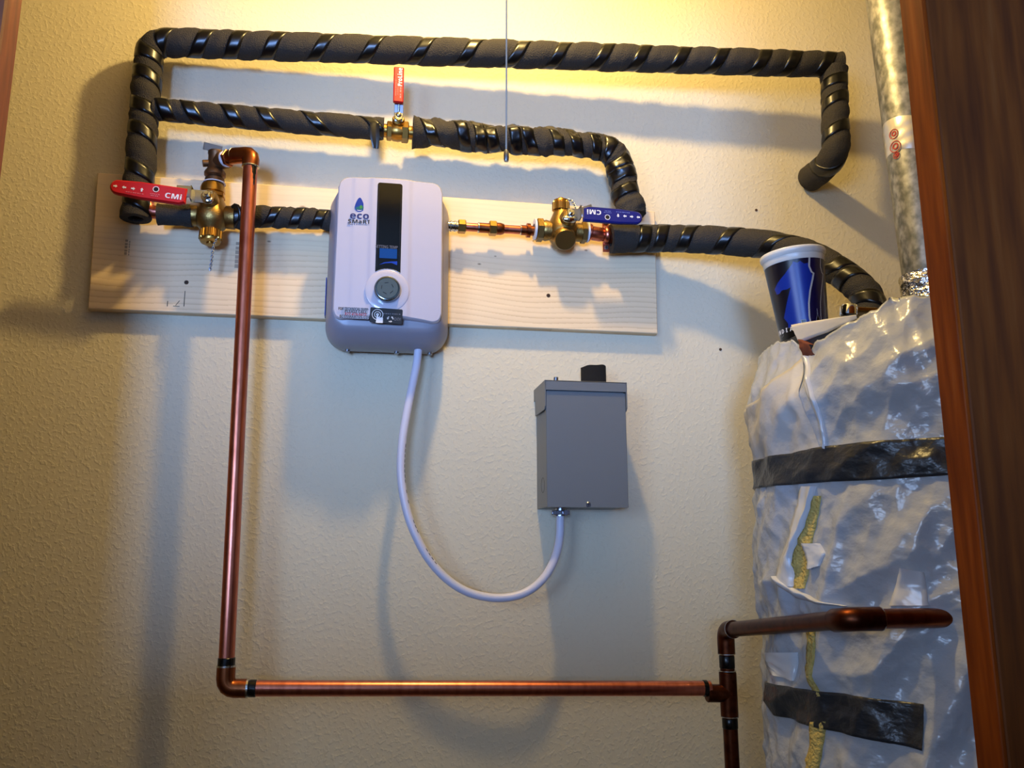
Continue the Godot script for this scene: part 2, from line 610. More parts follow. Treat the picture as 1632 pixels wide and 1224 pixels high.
	M.paper = mat(Color(0.80, 0.77, 0.72), 0.7)
	M.galv = mat(Color(0.70, 0.70, 0.70), 0.42, 0.7)
	M.galv.albedo_texture = noise_tex(0.022, 5, 512, 81, FastNoiseLite.TYPE_SIMPLEX, ramp([[0.0, Color(0.44, 0.45, 0.44)], [0.4, Color(0.64, 0.65, 0.64)], [0.6, Color(0.80, 0.80, 0.79)], [1.0, Color(1, 1, 0.98)]]))
	M.galv.uv1_triplanar = true
	M.galv.uv1_scale = Vector3(5, 3, 5)
	M.foil = relief(mat(Color(0.84, 0.84, 0.85), 0.2, 1.0), noise_tex(0.03, 4, 256, 82, FastNoiseLite.TYPE_CELLULAR), 0.5, Vector3(9, 9, 9))
	M.foil_flat = mat(Color(0.80, 0.79, 0.78), 0.3, 0.8)
	M.cup_white = mat(Color(0.86, 0.85, 0.82), 0.3)
	M.cup = mat(Color.WHITE, 0.3)
	M.cup.albedo_texture = cup_image()
	M.cord = mat(Color(0.62, 0.62, 0.60), 0.5)
	M.wire = mat(Color(0.55, 0.03, 0.02), 0.5)
	M.lamp_white = mat(Color(0.85, 0.84, 0.80), 0.35)
	M.bulb = mat(Color(0.95, 0.9, 0.8), 0.4)
	M.bulb.emission_enabled = true
	M.bulb.emission = Color(1.0, 0.72, 0.36)
	M.bulb.emission_energy_multiplier = 4.0
	M.pane = mat(Color(0.8, 0.85, 0.9), 0.4)
	M.pane.emission_enabled = true
	M.pane.emission = COOL
	M.pane.emission_energy_multiplier = 3.0

# ---------- light levels ----------
const WARM := Color(1.0, 0.855, 0.54)
const COOL := Color(0.54, 0.71, 1.0)
const BULB := Vector3(0.17, 2.50, 0.42)

func _ready() -> void:
	var cam := Camera3D.new()
	cam.name = "camera"
	cam.fov = rad_to_deg(2.0 * atan(612.0 / 1367.0))
	cam.near = 0.01
	cam.transform = Transform3D(Basis(Vector3(0.98514, -0.00229, 0.17176), Vector3(-0.03138, 0.98069, 0.19305), Vector3(-0.16888, -0.19557, 0.96604)).orthonormalized(), Vector3(0, 1.35, 1.43))
	add_child(cam)
	cam.current = true
	var we := WorldEnvironment.new()
	we.name = "world"
	var env := Environment.new()
	env.background_mode = Environment.BG_COLOR
	env.background_color = Color(0.55, 0.62, 0.75)
	env.tonemap_mode = Environment.TONE_MAPPER_LINEAR
	env.tonemap_exposure = 1.0
	env.sdfgi_enabled = true
	env.ssao_enabled = true
	env.ssil_enabled = true
	we.environment = env
	add_child(we)
	var bl := OmniLight3D.new()
	bl.name = "bulb_light"
	bl.position = BULB
	bl.light_color = WARM
	bl.light_energy = 0.76
	bl.light_size = 0.028
	bl.omni_range = 12.0
	bl.omni_attenuation = 2.0
	bl.shadow_enabled = true
	add_child(bl)
	var wl := AreaLight3D.new()
	wl.name = "window_light"
	wl.position = Vector3(-1.05, 1.1, 5.74)
	wl.area_size = Vector2(0.9, 1.1)
	wl.light_color = COOL
	wl.light_energy = 28.0
	wl.area_range = 14.0
	wl.area_attenuation = 2.0
	wl.shadow_enabled = true
	add_child(wl)
	var sl := AreaLight3D.new()
	sl.name = "side_window_light"
	sl.position = Vector3(-1.585, 1.5, 3.0)
	sl.rotation.y = -PI / 2
	sl.area_size = Vector2(1.5, 1.1)
	sl.light_color = Color(0.74, 0.85, 1.0)
	sl.light_energy = 4.8
	sl.area_range = 14.0
	sl.area_attenuation = 2.0
	sl.shadow_enabled = true
	add_child(sl)
	make_materials()
	room()
	board()
	pipes()
	heater()
	fittings()
	electric()
	tank()
	small()

func room() -> void:
	mb(); box(Vector3(-1.7, 0, -0.1), Vector3(1.4, 2.7, 0), 0.0); struct_("wall_back", M.wall).set_meta("label", "cream stippled closet wall behind all the pipes")
	mb()
	box(Vector3(-1.7, 0, 0), Vector3(-1.6, 2.7, 2.2), 0.0)
	box(Vector3(-1.7, 0, 3.8), Vector3(-1.6, 2.7, 5.9), 0.0)
	box(Vector3(-1.7, 0, 2.2), Vector3(-1.6, 0.9, 3.8), 0.0)
	box(Vector3(-1.7, 2.1, 2.2), Vector3(-1.6, 2.7, 3.8), 0.0)
	struct_("wall_left", M.plain).set_meta("label", "plain side wall left of the closet, out of view")
	mb()
	box(Vector3(-1.64, 0.9, 2.2), Vector3(-1.6, 0.95, 3.8), 0.003)
	box(Vector3(-1.64, 2.05, 2.2), Vector3(-1.6, 2.1, 3.8), 0.003)
	box(Vector3(-1.64, 0.95, 2.2), Vector3(-1.6, 2.05, 2.25), 0.003)
	box(Vector3(-1.64, 0.95, 3.75), Vector3(-1.6, 2.05, 3.8), 0.003)
	var wn := struct_("window_2", M.lamp_white)
	wn.set_meta("label", "bright daylit window in the left side wall")
	mb(); box(Vector3(-1.61, 0.95, 2.25), Vector3(-1.60, 2.05, 3.75), 0.0)
	done("window_pane", M.pane, wn)
	# low partition in the room behind the camera
	mb(); box(Vector3(-1.6, 0, 2.0), Vector3(1.3, 1.315, 2.1), 0.004); struct_("wall_partition", M.plain).set_meta("label", "low partition wall behind the viewer")
	mb(); box(Vector3(1.3, 0, 0), Vector3(1.4, 2.7, 5.9), 0.0); struct_("wall_right", M.plain).set_meta("label", "plain side wall behind the wrapped tank, out of view")
	mb(); box(Vector3(-1.7, 2.7, -0.1), Vector3(1.4, 2.8, 5.9), 0.0); struct_("ceiling", M.plain).set_meta("label", "plain ceiling over the closet, out of view")
	mb(); box(Vector3(-1.7, -0.1, -0.1), Vector3(1.4, 0, 5.9), 0.0); struct_("floor", M.carpet).set_meta("label", "dull carpeted floor, out of view")
	mb()
	box(Vector3(-1.6, 0, 5.8), Vector3(-1.55, 2.7, 5.9), 0.0)
	box(Vector3(-0.55, 0, 5.8), Vector3(1.3, 2.7, 5.9), 0.0)
	box(Vector3(-1.55, 0, 5.8), Vector3(-0.55, 0.5, 5.9), 0.0)
	box(Vector3(-1.55, 1.7, 5.8), Vector3(-0.55, 2.7, 5.9), 0.0)
	struct_("wall_rear", M.plain).set_meta("label", "far wall of the room behind the viewer")
	mb(); box(Vector3(-1.6, 0, 0.452), Vector3(-0.462, 2.7, 0.488), 0.0)
	struct_("wall_front", M.plain).set_meta("label", "wall piece beside the left jamb of the closet")
	mb(); box(Vector3(-1.6, 2.2, 0.80), Vector3(1.3, 2.7, 0.90), 0.0)
	struct_("wall_header", M.plain).set_meta("label", "lintel wall above the closet opening")
	# window in the far wall of the room behind the camera
	mb()
	box(Vector3(-1.55, 0.5, 5.80), Vector3(-1.50, 1.7, 5.86), 0.003)
	box(Vector3(-0.60, 0.5, 5.80), Vector3(-0.55, 1.7, 5.86), 0.003)
	box(Vector3(-1.50, 0.5, 5.80), Vector3(-0.60, 0.55, 5.86), 0.003)
	box(Vector3(-1.50, 1.65, 5.80), Vector3(-0.60, 1.7, 5.86), 0.003)
	var win := struct_("window_1", M.lamp_white)
	win.set_meta("label", "bright daylit window in the far wall behind the viewer")
	mb(); box(Vector3(-1.50, 0.55, 5.80), Vector3(-0.60, 1.65, 5.81), 0.0)
	done("window_pane", M.pane, win)
	# left jamb, right door slab
	mb(); box(Vector3(-0.462, 0, 0.45), Vector3(-0.408, 2.7, 0.49), 0.002)
	var t := struct_("trim_1", M.jamb)
	t.set_meta("label", "brown wooden door jamb at the left edge of the closet opening")
	mb(); box(Vector3(0.4595, 0.01, 0.82), Vector3(1.29, 2.18, 0.85), 0.0012)
	var d := struct_("door_1", M.door)
	d.set_meta("label", "dark brown wooden closet door slab standing half across the opening")
	mb(); box(Vector3(0.4555, 0.01, 0.8205), Vector3(0.4595, 2.18, 0.8495), 0.0008)
	done("edge_band", M.edge, d).set_meta("label", "lighter orange brown wooden edge strip of the door")

func screw(at: Vector3, r: float, parent: Node3D, m: Material) -> void:
	mb()
	lathe([Vector2(0, -0.004), Vector2(r, -0.004), Vector2(r, 0.0), Vector2(r * 0.75, 0.0008), Vector2(0, 0.0008)], at, Vector3(0, 0, 1), 16)
	var s := done("screw", m, parent)
	mb(Transform3D(Basis(), at + Vector3(0, 0, 0.0008)))
	extrude(pts([-r * 0.6, -r * 0.12, r * 0.6, -r * 0.12, r * 0.6, r * 0.12, -r * 0.6, r * 0.12]), -0.0002, 0.0002)
	extrude(pts([-r * 0.12, -r * 0.6, r * 0.12, -r * 0.6, r * 0.12, r * 0.6, -r * 0.12, r * 0.6]), -0.0002, 0.0002)
	done("screw_slot", M.hole, s)

func board() -> void:
	var c := Vector3(0.0355, 1.8515, 0)
	var t := thing("mounting_board", c, "long pale pine board screwed to the wall behind the white heater", "board")
	mb(Transform3D(Basis(Vector3(0, 0, 1), -0.001), c))
	extrude(pts([-0.4735, -0.1158, 0.4745, -0.1155, 0.4775, 0.1155, -0.4795, 0.1158]), 0.0, 0.019, 0.0014)
	done("plank", M.pine, t)
	for p in [Vector3(-0.2922, 1.7875, 0.0190), Vector3(0.3118, 1.7958, 0.0190)]:
		screw(p, 0.0036, t, M.rust)
	var fb := Basis()
	mb()
	for q in [[Vector3(-0.3187, 1.7500, 0.0192), 0.0005, 0.009], [Vector3(-0.2932, 1.7597, 0.0192), 0.0005, 0.026]]:
		xf = Transform3D(fb, q[0])
		extrude(pts([-q[1], -q[2] / 2, q[1], -q[2] / 2, q[1], q[2] / 2, -q[1], q[2] / 2]), -0.0001, 0.0002)
	xf = Transform3D(Basis(Vector3(0, 0, 1), -0.6), Vector3(-0.3033, 1.7518, 0.0192))
	extrude(pts([-0.0004, -0.005, 0.0004, -0.005, 0.0004, 0.005, -0.0004, 0.005]), -0.0001, 0.0002)
	xf = Transform3D(fb, Vector3(-0.3049, 1.7464, 0.0192))
	extrude(pts([-0.005, -0.0004, 0.005, -0.0004, 0.005, 0.0004, -0.005, 0.0004]), -0.0001, 0.0002)
	done("pencil_mark", M.pencil, t)
	var side := Basis(Vector3(0, 0, 1), PI / 2)
	mb()
	strokes(Vector3(-0.3893, 1.8429, 0.0191), side, 0.028, 0.004, 5, 4)
	strokes(Vector3(-0.3844, 1.8411, 0.0191), side, 0.026, 0.0016, 6, 5)
	done("ink_stamp", M.stamp, t).set_meta("kind", "stuff")
	mb()
	strokes(Vector3(-0.2155, 1.8405, 0.0191), side, 0.048, 0.006, 6, 6)
	done("ink_stamp", M.stamp, t).set_meta("kind", "stuff")

func pipes() -> void:
	# top loop
	var t := thing("insulated_pipe", Vector3(-0.3699, 1.8792, 0.0480), "long black foam wrapped pipe loop running along the top of the wall", "insulated pipe", "foam insulated pipes")
	var run := fillet([Vector3(-0.3700, 1.8802, 0.0480), Vector3(-0.3729, 2.1944, 0.0480), Vector3(0.8535, 2.2447, 0.1040)], 0.03)
	var tr := Track.new(run)
	sleeve(run, 0.0245, [0.0256, 0.0786, 0.1478, 0.189, 0.2482, 0.285, 0.3264, 0.3932, 0.4471, 0.509, 0.591, 0.6749, 0.7608, 0.8427, 0.9286, 1.0005, 1.0804, 1.1483, 1.2223, 1.2942, 1.3761, 1.434, 1.5], 1.0, t, {"width": 0.023, "seed": 2})
	var rb := Vector3(0.8318, 2.0589, 0.1040)
	var rise := fillet([Vector3(0.8411, 2.2331, 0.1040), rb, Vector3(rb.x, rb.y, 0.010)], 0.034)
	sleeve(rise, 0.0255, [0.0283, 0.063, 0.1222, 0.1866], -1.0, t, {"width": 0.022, "seed": 6})
	mb()
	cyl(Vector3(rb.x, rb.y, 0.03), Vector3(rb.x, rb.y, 0.0), 0.011)
	done("copper_tube", M.copper_old, t)
	# elbow tube peeking out under the riser
	mb()
	tube(fillet([Vector3(-0.3598, 1.9337, 0.0480), Vector3(-0.3529, 1.8932, 0.0480), Vector3(-0.2617, 1.8943, 0.0500)], 0.012), 0.011)
	done("copper_tube", M.copper, t)
	# short sleeve to the hot valve
	t = thing("insulated_pipe", Vector3(-0.3367, 1.8881, 0.0500), "short plain black foam sleeve beneath the red valve handle", "insulated pipe", "foam insulated pipes")
	sleeve(PackedVector3Array([Vector3(-0.3363, 1.8884, 0.0520), Vector3(-0.2835, 1.8899, 0.0520)]), 0.0185, [0.02], 1.0, t, {"seed": 8})
	# middle left
	t = thing("insulated_pipe", Vector3(-0.3480, 2.0742, 0.0480), "straight black foam wrapped pipe between the left riser and the small red lever valve", "insulated pipe", "foam insulated pipes")
	var p := PackedVector3Array([Vector3(-0.3563, 2.0723, 0.0500), Vector3(-0.1719, 2.0699, 0.0500), Vector3(0.0185, 2.0685, 0.0520)])
	sleeve(p, 0.0196, [0.0178, 0.0584, 0.1236, 0.1792, 0.2568, 0.3577], -1.0, t, {"width": 0.023, "seed": 9, "pinch": 0.0016})
	# dangling tape tail
	mb(); smooth()
	var rows := []
	for i in 9:
		var y := i / 8.0
		var row := PackedVector3Array()
		for j in 5:
			var x := (j / 4.0 - 0.5) * 0.016 * (1.0 - 0.5 * maxf(0, y - 0.6) * 2.0)
			row.append(Vector3(0.0025, 2.0559, 0.0735) + Vector3(x + 0.003 * y * y, 0.012 - y * 0.044, -0.006 * y * y + 0.001 * sin(j * 2.0)))
		rows.append(row)
	grid(rows)
	done("tape_tail", M.tape, t)
	# middle right, lumpy
	t = thing("insulated_pipe", Vector3(0.0699, 2.0691, 0.0550), "thick lumpy foam wrapped pipe bending down from the small red lever valve", "insulated pipe", "foam insulated pipes")
	var mr := fillet([Vector3(0.0677, 2.0678, 0.0550), Vector3(0.1791, 2.0669, 0.0550), Vector3(0.3137, 2.0689, 0.0550), Vector3(0.4337, 2.0670, 0.0550), Vector3(0.4511, 1.9365, 0.0580)], 0.045)
	sleeve(mr, 0.0265, [0.026, 0.0838, 0.1147, 0.1324, 0.1759, 0.1984, 0.2505, 0.2837, 0.3217, 0.3487, 0.3856, 0.4069, 0.4384], -1.0, t, {"width": 0.021, "seed": 14, "lump": 0.0045, "freq": 19.0, "pinch": 0.0034, "flare": 0.0035})
	# left of the heater
	t = thing("insulated_pipe", Vector3(-0.2224, 1.8938, 0.0500), "short wavy black foam wrapped pipe joining the brass hot valve to the white heater", "insulated pipe", "foam insulated pipes")
	sleeve(PackedVector3Array([Vector3(-0.2213, 1.8917, 0.0500), Vector3(-0.1530, 1.8974, 0.0500), Vector3(-0.0618, 1.8981, 0.0500)]), 0.0195, [0.0089, 0.0665, 0.1038, 0.1403], 1.0, t, {"width": 0.017, "seed": 17, "lump": 0.0012, "pinch": 0.003})
	mb()
	tube(spline([Vector3(-0.2190, 1.9016, 0.0710), Vector3(-0.2136, 1.9031, 0.0760), Vector3(-0.2083, 1.8977, 0.0770), Vector3(-0.2060, 1.8880, 0.0750), Vector3(-0.2071, 1.8809, 0.0710)]), 0.0035, 10)
	done("tape_fold", M.tape, t)
	# run to the tank
	t = thing("insulated_pipe", Vector3(0.4153, 1.8932, 0.0550), "foam wrapped pipe curving from the blue handled valve down onto the wrapped tank", "insulated pipe", "foam insulated pipes")
	var rt := spline([Vector3(0.4164, 1.8933, 0.0550), Vector3(0.5194, 1.8999, 0.0580), Vector3(0.6192, 1.8914, 0.0850), Vector3(0.6811, 1.8742, 0.1200), Vector3(0.7261, 1.8397, 0.1700), Vector3(0.7583, 1.7899, 0.2200), Vector3(0.7750, 1.7418, 0.2500), Vector3(0.7721, 1.6862, 0.2600)])
	sleeve(rt, 0.0252, [0.0577, 0.0887, 0.1355, 0.2062, 0.2912, 0.4211, 0.4442, 0.497], 1.0, t, {"width": 0.023, "seed": 23, "pinch": 0.0014})

# loft of rounded rectangles: each row [width, height, corner radius, centre x, centre y, z]
func loft(rows_: Array, n := 8) -> void:
	var last := Vector3.ZERO
	var rows := []
	for r in rows_:
		var row := PackedVector3Array()
		for q in rrect(r[0], r[1], r[2], n): row.append(Vector3(q.x + r[3], q.y + r[4], r[5]))
		rows.append(row)
	smooth()
	rows.reverse()
	grid(rows, true)

# the cover's own front surface: a shallow raised centre column and a dished seat for the knob
func face_z(x: float, y: float) -> float:
	var z := 0.108 + 0.005 * (1.0 - pow(x / 0.085, 2.0))
	z += 0.0022 * (1.0 - smoothstep(0.028, 0.036, absf(x)))
	z -= 0.0010 * smoothstep(0.058, 0.062, -x)
	return z

func on_face(cx: float, p: Vector3) -> Vector3:
	return Vector3(p.x, p.y, face_z(p.x - cx - 0.0005, p.y) + 0.0002)

func heater() -> void:
	var cx := 0.0315
	var t := thing("tankless_water_heater", Vector3(cx, 1.69, 0.019), "glossy white tankless water heater with black display strip and chrome knob", "water heater")
	# back shell, tapering towards the front
	var cy := 1.8125
	mb()
	loft([[0.19, 0.255, 0.03, cx + 0.002, cy, 0.0192], [0.199, 0.262, 0.034, cx + 0.002, cy, 0.022], [0.2, 0.264, 0.034, cx + 0.002, cy, 0.045], [0.196, 0.262, 0.034, cx + 0.001, cy + 0.002, 0.062], [0.176, 0.246, 0.028, cx, cy + 0.008, 0.094], [0.168, 0.236, 0.024, cx, cy + 0.013, 0.098], [0.10, 0.16, 0.01, cx, cy + 0.013, 0.0985]], 10)
	done("back_shell", M.shell_back, t)
	# front cover: grid clipped to a shape whose lower edge bows upward
	mb(); smooth()
	var nx := 64
	var ny := 48
	var rows := []
	var skirt := []
	for i in ny + 1:
		var v := 1.0 - float(i) / ny
		var row := PackedVector3Array()
		for j in nx + 1:
			var u := float(j) / nx * 2.0 - 1.0
			var half := lerpf(0.0838, 0.0825, v)
			# rounded corners: pull the sides in near the ends
			var x := u * half
			var top := 0.1235
			var bot := -0.1135 + 0.009 * (1.0 - u * u)
			var rr := 0.017
			var e := maxf(0.0, absf(x) - (half - rr))
			var cut := rr - sqrt(maxf(0.0, rr * rr - e * e))
			var y := lerpf(bot + cut, top - cut, v)
			row.append(Vector3(cx + 0.0005 + x, 1.8255 + y, face_z(x, y)))
		rows.append(row)
	var nrows := []
	nrows.append_array(rows)
	grid(nrows)
	# rolled rim back to the shell
	var loop := PackedVector3Array()
	for j in nx + 1: loop.append(rows[0][j])
	for i in range(1, ny + 1): loop.append(rows[i][nx])
	for j in range(nx - 1, -1, -1): loop.append(rows[ny][j])
	for i in range(ny - 1, 0, -1): loop.append(rows[i][0])
	var mid := Vector3(cx, 1.8255, 0)
	var r1 := PackedVector3Array()
	var r2 := PackedVector3Array()
	for q in loop:
		var d := Vector3(q.x - mid.x, (q.y - mid.y) * 0.7, 0).normalized()
		r1.append(q + d * 0.0022 + Vector3(0, 0, -0.0026))
		r2.append(q + d * 0.0026 + Vector3(0, 0, -0.020))
	smooth()
	grid([r2, r1, loop], true)
	done("front_cover", M.shell, t)
	# display strip with its lower end cut round the knob seat
	var fz := 0.1153
	var b := Basis()
	var kc := Vector3(0.0299, 1.7603, 0.1155)
	var disp := PackedVector2Array()
	var dl := Vector3(0.0104, 1.8249, 0.1155)
	var dr := Vector3(0.0500, 1.8273, 0.1155)
	var dt := Vector3(0.0302, 1.9417, 0.1155)
	var dxl := dl.x
	var dxr := dr.x
	var arc_r := 0.036
	for q in rrect(dxr - dxl, 0.03, 0.004, 5, Vector2((dxl + dxr) / 2, dt.y - 0.015)):
		if q.y > dt.y - 0.012: disp.append(q)
	for k in 9:
		var x := lerpf(dxl, dxr, k / 8.0)
		disp.append(Vector2(x, kc.y + sqrt(arc_r * arc_r - pow(x - kc.x, 2))))
	mb(); extrude(disp, 0.110, fz + 0.0007, 0.0004)
	var dp := done("display_panel", M.screen, t)
	mb()
	for s in [dxl + 0.0022, dxr - 0.0022]:
		box(Vector3(s - 0.0003, kc.y + 0.037, fz), Vector3(s + 0.0003, dt.y - 0.004, fz + 0.0009), 0.0)
	done("display_border", M.screen_line, dp)
	var l0 := Vector3(0.0161, 1.8134, 0.1162)
	var l1 := Vector3(0.0439, 1.8298, 0.1162)
	mb(); box(Vector3(l0.x, l0.y, fz), Vector3(l1.x, l1.y, fz + 0.001), 0.0002)
	done("display_screen", M.lcd, dp).set_meta("label", "blue display window")
	var w0 := Vector3(0.0160, 1.8019, 0.1162)
	mb(Transform3D(Basis(), Vector3(0, 0, 0)))
	extrude(pts([w0.x, w0.y, w0.x + 0.008, w0.y + 0.0045, w0.x + 0.018, w0.y + 0.0065, w0.x + 0.0285, w0.y + 0.0075, w0.x + 0.0285, w0.y + 0.001, w0.x + 0.02, w0.y + 0.0042, w0.x + 0.01, w0.y + 0.0032]), fz, fz + 0.001)
	done("display_wave", M.wave, dp)
	text("SETTING TEMP", 0.0024, Vector3(0.0270, 1.8325, 0.1162), b, M.ink_grey, dp, 0.85, false)
	# chrome knob on a raised collar
	mb()
	lathe([Vector2(0.0345, -0.004), Vector2(0.0345, 0.0003), Vector2(0.0335, 0.0009), Vector2(0.024, 0.0006), Vector2(0.0, 0.0005)], kc + Vector3(0, 0, -0.0005), Vector3(0, 0, 1), 40)
	done("knob_seat", M.shell, t)
	mb()
	lathe([Vector2(0.0, 0.0), Vector2(0.0207, 0.0), Vector2(0.0207, 0.008), Vector2(0.0202, 0.0112), Vector2(0.0188, 0.0128), Vector2(0.0178, 0.0130), Vector2(0.0172, 0.0122), Vector2(0.010, 0.0126), Vector2(0.0, 0.0128)], kc, Vector3(0, 0, 1), 44)
	var kn := done("knob", M.chrome_dark, t)
	mb()
	for k in 5:
		var a := k * TAU / 5 + 0.5
		xf = Transform3D(Basis(Vector3(0, 0, 1), a), kc + Vector3(0, 0, 0.0126))
		extrude(pts([0.0085, -0.003, 0.0093, -0.003, 0.0093, 0.003, 0.0085, 0.003]), 0.0, 0.0006)
	done("knob_mark", M.hole, kn)
	mb(); cyl(kc + Vector3(0, 0, 0.0118), kc + Vector3(0, 0, 0.0129), 0.0166, 0.0004, 36); done("knob_face", M.knob_face, kn)
	# printed emblem: drop, eco SMART
	var dc := on_face(cx, Vector3(-0.0175, 1.8985, 0.1125))
	var drop := PackedVector2Array()
	for k in 25:
		var a := TAU * k / 24.0 + PI / 2
		var rr := 0.0078
		var q := Vector2(cos(a) * rr, sin(a) * rr)
		if sin(a) > 0.0: q = Vector2(cos(a) * rr * (1.0 - 0.35 * sin(a)), sin(a) * 0.0165)
		drop.append(q)
	drop.remove_at(24)
	var zz := dc.z - 0.0002
	mb(Transform3D(Basis(), Vector3(dc.x, dc.y, zz))); extrude(drop, -0.001, 0.0004)
	var em := done("emblem_drop", M.ink_drop, t)
	mb(Transform3D(Basis(), Vector3(dc.x, dc.y - 0.0008, zz))); extrude(pts([-0.0068, -0.001, -0.002, 0.002, 0.003, 0.0045, 0.0066, 0.002, 0.0064, -0.002, 0.004, -0.0035, -0.004, -0.004]), 0.0, 0.0006)
	done("emblem_sea", M.ink_teal, em)
	mb(Transform3D(Basis(), Vector3(dc.x, dc.y, zz))); extrude(pts([0.0, 0.0, 0.002, 0.0042, 0.0045, 0.002, 0.0042, -0.001, 0.002, -0.0032, 0.0006, -0.002]), 0.0, 0.0008)
	done("emblem_land", M.ink_green, em)
	mb(Transform3D(Basis(), Vector3(dc.x, dc.y, zz))); extrude(pts([-0.004, -0.0047, -0.003, -0.0050, 0.0, -0.0054, 0.003, -0.0051, 0.004, -0.0047, 0.0028, -0.0058, 0.0, -0.0062, -0.0028, -0.0058]), 0.0, 0.0008)
	done("emblem_gleam", M.print_white, em)
	var tl := Basis(Vector3(0, 1, 0), -0.065)
	text("eco", 0.0112, on_face(cx, Vector3(-0.0170, 1.8841, 0.1123)) + Vector3(0, 0, 0.0004), tl, M.ink_blue, t, 1.22)
	text("SMaRT", 0.0064, on_face(cx, Vector3(-0.0172, 1.8740, 0.1123)) + Vector3(0, 0, 0.0004), tl, M.ink_dark, t, 1.28)
	mb()
	strokes(on_face(cx, Vector3(-0.0171, 1.8693, 0.1121)), tl, 0.036, 0.0009, 11, 8)
	done("fine_print", M.ink_grey, t).set_meta("kind", "stuff")
	# stickers
	var s0 := on_face(cx, Vector3(-0.0177, 1.7221, 0.1118)) + Vector3(0, 0, 0.0006)
	var b2 := Basis(Vector3(0, 1, 0), -0.075) * Basis(Vector3(0, 0, 1), -0.02)
	mb(Transform3D(b2, s0)); extrude(rrect(0.042, 0.0178, 0.0008, 3), -0.003, 0.0003)
	var sl := done("silver_label", M.silver_label, t)
	sl.set_meta("label", "silver sticker with support telephone number")
	text("FOR TECHNICAL SUPPORT", 0.0029, s0 + b2 * Vector3(0, 0.0062, 0.0004), b2, M.ink_dark, sl, 0.70)
	text("PLEASE CALL", 0.0029, s0 + b2 * Vector3(0, 0.0021, 0.0004), b2, M.ink_dark, sl, 0.90)
	text("877-474-6473", 0.003, s0 + b2 * Vector3(0, -0.002, 0.0004), b2, M.ink_red, sl, 0.85)
	text("ECOSMARTUS.COM", 0.003, s0 + b2 * Vector3(0, -0.0062, 0.0004), b2, M.ink_dark, sl, 0.86)
	var q0 := Vector3(0.0295, 1.7192, 0.1156)
	mb(Transform3D(Basis(Vector3(0, 0, 1), -0.03), q0)); extrude(rrect(0.0505, 0.0235, 0.002, 4), -0.003, 0.0003)
	var bk := done("black_label", M.black_label, t)
	bk.set_meta("label", "black sticker with a pointing hand and recycling arrows")
	var tc := q0 + Vector3(-0.0135, 0.001, 0.0004)
	mb()
	ring_mark(tc, b, 0.0088, 0.0009)
	ring_mark(tc, b, 0.0052, 0.0009)
	ring_mark(tc, b, 0.0022, 0.0012)
	xf = Transform3D(b, tc)
	extrude(pts([-0.0009, 0.0, 0.0009, 0.0, 0.0012, -0.0045, 0.0085, -0.0048, 0.0085, -0.0135, -0.0025, -0.0135, -0.0016, -0.006]), -0.0001, 0.0004)
	var rc := q0 + Vector3(0.0065, -0.0055, 0.0004)
	for k in 3:
		xf = Transform3D(Basis(Vector3(0, 0, 1), k * TAU / 3 + PI / 6), rc)
		extrude(pts([0.0032, -0.0024, 0.0046, -0.0024, 0.0046, 0.001, 0.0055, 0.001, 0.0036, 0.003, 0.0022, 0.001, 0.0032, 0.001]), -0.0001, 0.0003)
	done("printed_icon", M.print_white, bk)
	mb()
	strokes(q0 + Vector3(0.009, 0.003, 0.0003), b, 0.028, 0.0012, 8, 10)
	done("fine_print", M.ink_grey, bk).set_meta("kind", "stuff")
	text("DIY", 0.0036, q0 + Vector3(0.0178, -0.0052, 0.0004), b, M.ink_grey, bk, 1.1, false)
	# blue rating sticker on the left flank
	mb(); box(Vector3(-0.0688, 1.735, 0.026), Vector3(-0.0674, 1.80, 0.044), 0.0)
	done("rating_label", M.ink_drop, t)
	# nicks and screws under the shell
	for x in [-0.03, 0.05, 0.105]:
		mb(); cyl(Vector3(x, 1.6775, 0.034), Vector3(x, 1.684, 0.034), 0.004, 0.0006, 12)
		done("case_screw", M.steel, t)

# brass drain cap, knurled, along an axis
func drain_cap(at: Vector3, axis: Vector3, r: float, parent: Node3D) -> MeshInstance3D:
	var n := 20
	mb()
	var f := side_of(axis)
	var b := f.cross(axis)
	var rows := []
	for q in [[0.0, 0.8], [0.0008, 1.0], [0.014, 1.0], [0.016, 0.92]]:
		var row := PackedVector3Array()
		for j in n * 4:
			var a := TAU * j / (n * 4)
			var rr: float = r * q[1] * (1.0 if j % 4 < 2 else 0.9)
			row.append(at + axis * q[0] + (f * cos(a) + b * sin(a)) * rr)
		rows.append(row)
	flat()
	grid(rows, true)
	lathe([Vector2(0.0, -0.0005), Vector2(r * 0.85, 0.0)], at, axis, 20)
	lathe([Vector2(r * 0.9, 0.0155), Vector2(r * 0.84, 0.019), Vector2(r * 0.5, 0.0205), Vector2(r * 0.32, 0.0205), Vector2(r * 0.3, 0.0235), Vector2(0, 0.0235)], at, axis, 24)
	return done("drain_cap", M.brass, parent)

func chain(path: PackedVector3Array, parent: Node3D) -> void:
	var tr := Track.new(path, 0.002)
	var n := int(tr.length / 0.0034)
	mb()
	for i in n:
		var c := tr.at(i * 0.0034, 0, 0)
		var d := tr.t[mini(tr.t.size() - 1, int(i * 0.0034 / tr.step))]
		var s := tr.n[0] if i % 2 == 0 else tr.n[0].cross(d)
		var loop := PackedVector3Array()
		for k in 9:
			var a := TAU * k / 8
			loop.append(c + d * cos(a) * 0.0029 + s * sin(a) * 0.0018)
		tube(loop, 0.0008, 6, 0.001, false)
	done("chain", M.steel, parent)

